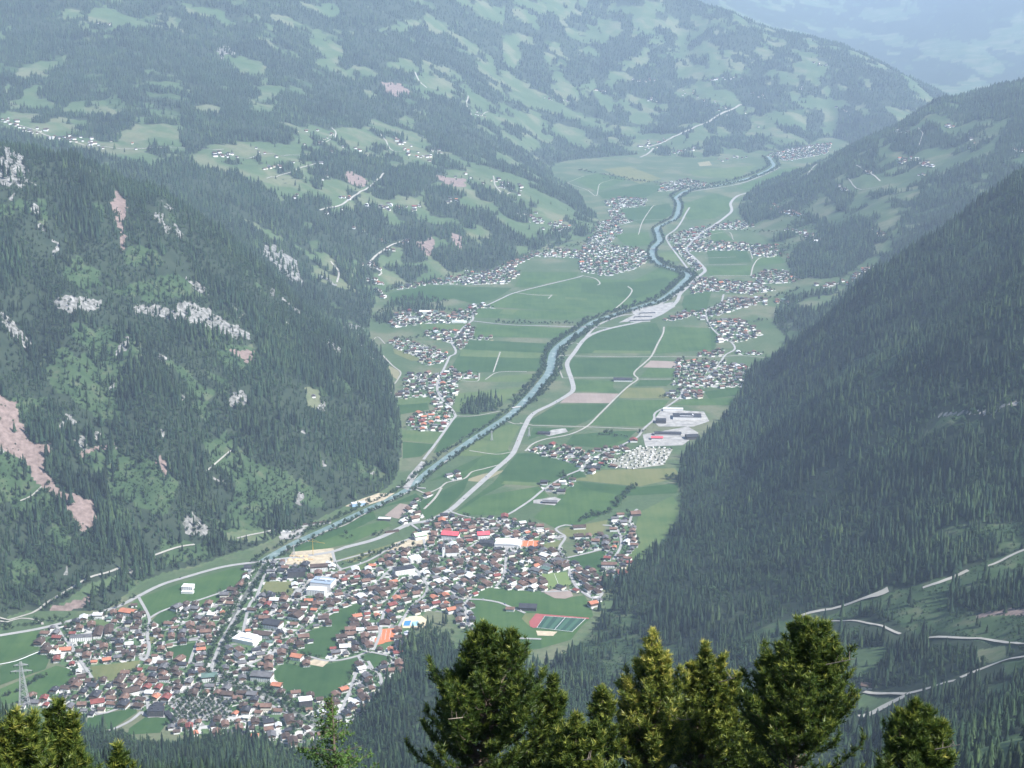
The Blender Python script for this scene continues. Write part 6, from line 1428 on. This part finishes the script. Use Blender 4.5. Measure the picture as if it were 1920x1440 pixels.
# ------------------------------------------------------------------ pines close by
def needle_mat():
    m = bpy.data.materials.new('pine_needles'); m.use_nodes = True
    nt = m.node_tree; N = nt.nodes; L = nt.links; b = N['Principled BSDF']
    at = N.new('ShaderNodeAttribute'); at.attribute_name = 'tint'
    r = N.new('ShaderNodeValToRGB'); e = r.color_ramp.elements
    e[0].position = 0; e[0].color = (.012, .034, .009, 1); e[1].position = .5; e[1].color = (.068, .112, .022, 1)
    q = e.new(.8); q.color = (.27, .30, .055, 1); q = e.new(1.0); q.color = (.58, .52, .13, 1)  # upper stops: young shoots, with sunlit highlights painted into the needle colour
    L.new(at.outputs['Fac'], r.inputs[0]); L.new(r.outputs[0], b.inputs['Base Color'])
    b.inputs['Roughness'].default_value = .45; b.inputs['Specular IOR Level'].default_value = .35
    tr = N.new('ShaderNodeBsdfTranslucent'); L.new(r.outputs[0], tr.inputs['Color'])
    mx = N.new('ShaderNodeMixShader'); mx.inputs[0].default_value = .25
    L.new(b.outputs[0], mx.inputs[1]); L.new(tr.outputs[0], mx.inputs[2]); L.new(mx.outputs[0], N['Material Output'].inputs['Surface'])
    return m
M_needle = needle_mat()
def larch_mat():
    m = mat('larch_needles', (.085, .155, .035), .6); return m
M_larch = larch_mat()
M_twig = mat('dead_twig', (.27, .22, .18), .9)

def needle_mesh(name, C, D, tint, per, length, width, m, spread=.75, rg=RNG):
    """brushes of needles: C centres, D shoot directions"""
    n = len(C); D = D / (np.linalg.norm(D, axis=1)[:, None] + 1e-9)
    C = np.repeat(C, per, 0); Dn = np.repeat(D, per, 0); t = np.repeat(tint, per)
    rv = rg.normal(size=C.shape); rv -= (rv * Dn).sum(1)[:, None] * Dn; rv /= np.linalg.norm(rv, axis=1)[:, None] + 1e-9
    dirs = Dn * rg.uniform(.35, 1.0, (len(C), 1)) + rv * spread * rg.uniform(.5, 1.1, (len(C), 1)); dirs /= np.linalg.norm(dirs, axis=1)[:, None]
    base = C - Dn * rg.uniform(0, .10, (len(C), 1)); sd = np.cross(dirs, rg.normal(size=C.shape)); sd /= np.linalg.norm(sd, axis=1)[:, None] + 1e-9
    ln = length * rg.uniform(.75, 1.2, (len(C), 1))
    V = np.stack([base + sd * width * .5, base - sd * width * .5, base + dirs * ln], 1).reshape(-1, 3)
    me = np_mesh(name, V, np.arange(len(V)).reshape(-1, 3), [m])
    a = me.attributes.new('tint', 'FLOAT', 'POINT'); a.data.foreach_set('value', np.repeat(np.clip(t + rg.normal(0, .05, len(t)), 0, 1), 3).astype(np.float32))
    return me

def pine(u, v, Y, rmax, soft, label, seed, yellow=.2, lean=0.0, leaders=((0, 0),), name='pine_tree', dead=2, squash=1.0):
    rg = np.random.default_rng(seed)
    a, b_ = ray(u, v); top = np.array((float(a) * Y, Y, EYE + float(b_) * Y))
    gz = float(ground(top[0], Y)); H = top[2] - gz
    o = tag(empty(name, (top[0], Y, gz)), label, 'pine tree')
    wood = MB(); trunk = MB(); C, D, T = [], [], []
    for li, (lx, drop) in enumerate(leaders):
        h = H - drop
        def axis(s):                                    # point of the stem s metres below its tip
            f = min(s / 3.2, 1.0); return np.array((lx * (1 - f) ** .8 + lean * (h - s) / h, .15 * lx * (1 - f), h - s))
        if li == 0:
            ss = np.linspace(0, h, 12)
            for k in range(11): trunk.bar(axis(ss[k + 1]), axis(ss[k]), .014 + .022 * ss[k + 1], n=7, r2=.014 + .022 * ss[k])
        else:
            ss = np.linspace(0, 3.2, 6)
            for k in range(5): trunk.bar(axis(ss[k + 1]), axis(ss[k]), .02 + .02 * ss[k + 1], n=6, r2=.015 + .02 * ss[k])
        s = .02; a0 = rg.uniform(0, 6.28); smax = h - .9 if li == 0 else 3.4
        C.append(axis(0)[None] + np.array((0, 0, .02))); D.append(np.array([(0, 0, 1.0)])); T.append(np.array([.55 + .3 * yellow]))
        while s < smax:
            deep = s > 5.6
            R_ = rmax * (1 - math.exp(-(s + .10) / soft)) * squash * (.62 if len(leaders) > 1 and s < 2.2 else 1.0)
            for j in range(int(rg.integers(4, 7)) if not deep else 4):
                az = a0 + j * 6.283 / 5 + rg.normal(0, .25); Lb = max(.16, R_ * rg.uniform(.62, 1.18))
                el = R(48) * math.exp(-s / 2.2) + R(16) + rg.normal(0, R(10))
                out = np.array((math.cos(az), math.sin(az), 0)); p = axis(s); n = max(3, int(Lb / .26)); P = [p]
                for q in range(n):
                    t = (q + 1) / n; e2 = el * (1 - .9 * t) + R(62) * t ** 1.8
                    d = out * math.cos(e2) + np.array((0, 0, math.sin(e2))); P.append(P[-1] + d * Lb / n + rg.normal(0, .015, 3))
                P = np.array(P)
                for q in range(n): wood.bar(P[q], P[q + 1], (.010 + .012 * Lb) * (1 - q / n * .75), n=4, r2=(.010 + .012 * Lb) * (1 - (q + 1) / n * .75))
                # shoots
                t0 = .0 if Lb < .7 else .25
                m = max(2, int(Lb * (1 - t0) / (.075 if not deep else .16)))
                tt = np.linspace(t0, 1, m) ** .9; idx = tt * n; i0 = np.minimum(idx.astype(int), n - 1); fr = (idx - i0)[:, None]
                pp = P[i0] * (1 - fr) + P[i0 + 1] * fr; dd = P[i0 + 1] - P[i0]; dd /= np.linalg.norm(dd, axis=1)[:, None]
                sdv = np.cross(dd, (0, 0, 1.0)); sdv /= np.linalg.norm(sdv, axis=1)[:, None] + 1e-9
                sg = np.where(np.arange(m) % 2, 1.0, -1.0)[:, None] * rg.uniform(.3, 1.0, (m, 1)); up = rg.uniform(-.25, .95, (m, 1))
                tl = rg.uniform(.10, .50, (m, 1)) * min(1.0, .35 + Lb * .5) * (1.15 - .6 * tt[:, None])
                tdir = dd * .55 + sdv * sg + np.array((0, 0, 1.0)) * up; tdir /= np.linalg.norm(tdir, axis=1)[:, None]
                tip = pp + tdir * tl
                bright = np.clip(.22 + .33 * tt + rg.normal(0, .10, m) + yellow * (.30 * math.exp(-s / 1.5) + .10 * tt), 0, 1)  # paler outwards and near the top: young growth plus painted sunlight
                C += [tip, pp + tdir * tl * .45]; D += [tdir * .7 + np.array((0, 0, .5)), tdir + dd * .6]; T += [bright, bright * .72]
                C.append(P[-1][None]); D.append((P[-1] - P[-2])[None] + np.array((0, 0, .03))); T.append(np.array([min(1, .5 + .4 * yellow * rg.random())]))
            s += rg.uniform(.15, .24) if s < 1.2 else (rg.uniform(.22, .34) if not deep else .6); a0 += 2.4
    mesh_obj('trunk', trunk.mesh('trunk', [M_bark], True), o); mesh_obj('branches', wood.mesh('branches', [M_bark]), o)['kind'] = 'stuff'
    C = np.vstack(C); D = np.vstack(D); T = np.concatenate(T)
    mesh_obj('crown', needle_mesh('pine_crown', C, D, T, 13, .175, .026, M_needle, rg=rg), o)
    for k in range(dead):
        d_ = MB(); s = rg.uniform(1.0, 3.2); az = rg.uniform(-2.6, -.5); p = np.array((0, 0, H - s)); out = np.array((math.cos(az), math.sin(az), .3)); Lb = rmax * (1 - math.exp(-s / soft)) * 1.0
        q0 = p + out * Lb * .55; q1 = p + out * Lb * 1.12 + np.array((0, 0, .15)); d_.bar(q0, q1, .022, n=5, r2=.008)
        for f in (.3, .55, .8):
            c = q0 + (q1 - q0) * f; d_.bar(c, c + np.array((rg.normal(0, .15), rg.normal(0, .1), rg.uniform(.1, .3))), .010, n=4, r2=.004)
        mesh_obj('dead_branch', d_.mesh('dead_branch', [M_twig]), o)
    print('pine', len(C))
    return o
pine(908, 1180, 42, 2.75, 1.75, 'broad dark cembra pine with two tops, largest at bottom centre', 1, .15, 0, ((0, 0), (.80, .25), (-.35, .3), (-.95, 1.5)), dead=1)
pine(1037, 1278, 43, 1.5, 1.3, 'narrow cembra pine top leaning on the right side of the broad dark pine', 11, .25, 0, ((0, 0), (-.4, .5)), dead=1)
pine(1222, 1190, 45, 2.05, 2.0, 'slender cembra pine with a golden yellow tip', 2, 1.5, .0, ((0, 0), (.5, .9), (-.75, 1.6)), dead=1)
pine(1130, 1298, 44, 1.1, 1.3, 'small cembra pine top left of the slender golden tipped pine', 12, .45, 0, ((0, 0),), dead=0)
pine(1322, 1214, 47, 1.9, 1.7, 'small golden tinged cembra pine between the slender pine and the bushy pine', 3, .85, 0, ((0, 0), (.6, .5), (-.45, .7), (1.15, 1.2)), dead=1)
pine(1502, 1170, 43, 2.3, 1.25, 'bushy cembra pine with a rounded twin top right of centre', 4, .35, .1, ((0, 0), (.58, .14), (-.55, .75), (.95, .8), (-1.1, 1.1)), dead=1)
pine(1716, 1322, 38, 1.55, 1.0, 'low rounded cembra pine at the bottom right', 5, .3, 0, ((0, 0), (-.45, .3), (.4, .25), (.8, .7)), dead=1)
pine(1080, 1350, 40, 1.5, 1.1, 'low cembra pine top between the broad dark pine and the slender pine', 6, .45, 0, ((0, 0), (.55, .3), (-.5, .35)), dead=1)
pine(112, 1326, 36, 1.25, 1.2, 'cembra pine with bright candle shoots at the bottom left', 7, .4, 0, ((0, 0), (-.3, .25), (.3, .4)), dead=0)
pine(28, 1345, 34, 1.5, 1.2, 'yellowish cembra pine cut by the left edge', 8, .6, 0, ((0, 0), (.4, .1), (-.5, .2)), dead=1)
pine(222, 1408, 34, .85, 1.1, 'tip of a small cembra pine at the bottom left beside the candle pine', 9, .3, 0, dead=0)
pine(1425, 1325, 48, 1.7, 1.1, 'dark cembra pine half hidden behind the bushy twin top pine', 10, .15, 0, ((0, 0), (.4, .3), (-.5, .4)), dead=0)

# larch ----------------------------------------------------------------------
def larch(u, v, Y, label, seed):
    rg = np.random.default_rng(seed); a, b_ = ray(u, v); top = np.array((float(a) * Y, Y, EYE + float(b_) * Y)); gz = float(ground(top[0], Y)); H = top[2] - gz
    o = tag(empty('larch_tree', (top[0], Y, gz)), label, 'larch'); tr, wd = MB(), MB(); C, D, T = [], [], []
    tr.bar((0, 0, -.3), (.05, 0, H * .5), .10, n=7, r2=.06); tr.bar((.05, 0, H * .5), (0, 0, H), .06, n=7, r2=.008)
    for z in np.linspace(0, .5, 9): C.append(np.array([(0, 0, H - z)])); D.append(np.array([(rg.normal(0, .3), rg.normal(0, .3), 1)])); T.append(np.array([.6]))
    s = .25
    while s < H - .8:
        for j in range(3):
            az = rg.uniform(0, 6.28); Lb = min(1.7, .12 + .42 * s) * rg.uniform(.6, 1.2); n = 6; P = [np.array((0, 0, H - s))]
            for q in range(n):
                t = (q + 1) / n; e2 = R(35) * (1 - t) - R(10) + R(25) * t * t; P.append(P[-1] + np.array((math.cos(az) * math.cos(e2), math.sin(az) * math.cos(e2), math.sin(e2))) * Lb / n)
            P = np.array(P)
            for q in range(n): wd.bar(P[q], P[q + 1], .012 * (1 - q / n * .7), n=4, r2=.012 * (1 - (q + 1) / n * .7))
            m = max(4, int(Lb / .045)); t = np.linspace(.1, 1, m) * n; i0 = np.minimum(t.astype(int), n - 1); f = (t - i0)[:, None]; pp = P[i0] * (1 - f) + P[i0 + 1] * f
            off = rg.normal(0, .05, (m, 3)) + np.array((0, 0, -1)) * rg.uniform(0, .16, (m, 1)) * rg.integers(0, 2, (m, 1))
            C.append(pp + off); D.append(rg.normal(0, .6, (m, 3)) + np.array((0, 0, .5))); T.append(np.full(m, .5))
        s += rg.uniform(.09, .17)
    mesh_obj('trunk', tr.mesh('trunk', [M_bark], True), o); mesh_obj('branches', wd.mesh('branches', [M_bark]), o)['kind'] = 'stuff'
    mesh_obj('crown', needle_mesh('larch_crown', np.vstack(C), np.vstack(D), np.concatenate(T), 11, .085, .022, M_larch, 1.0, rg), o)
larch(622, 1302, 34, 'thin light green larch with a straight leader at the bottom, left of centre', 20)
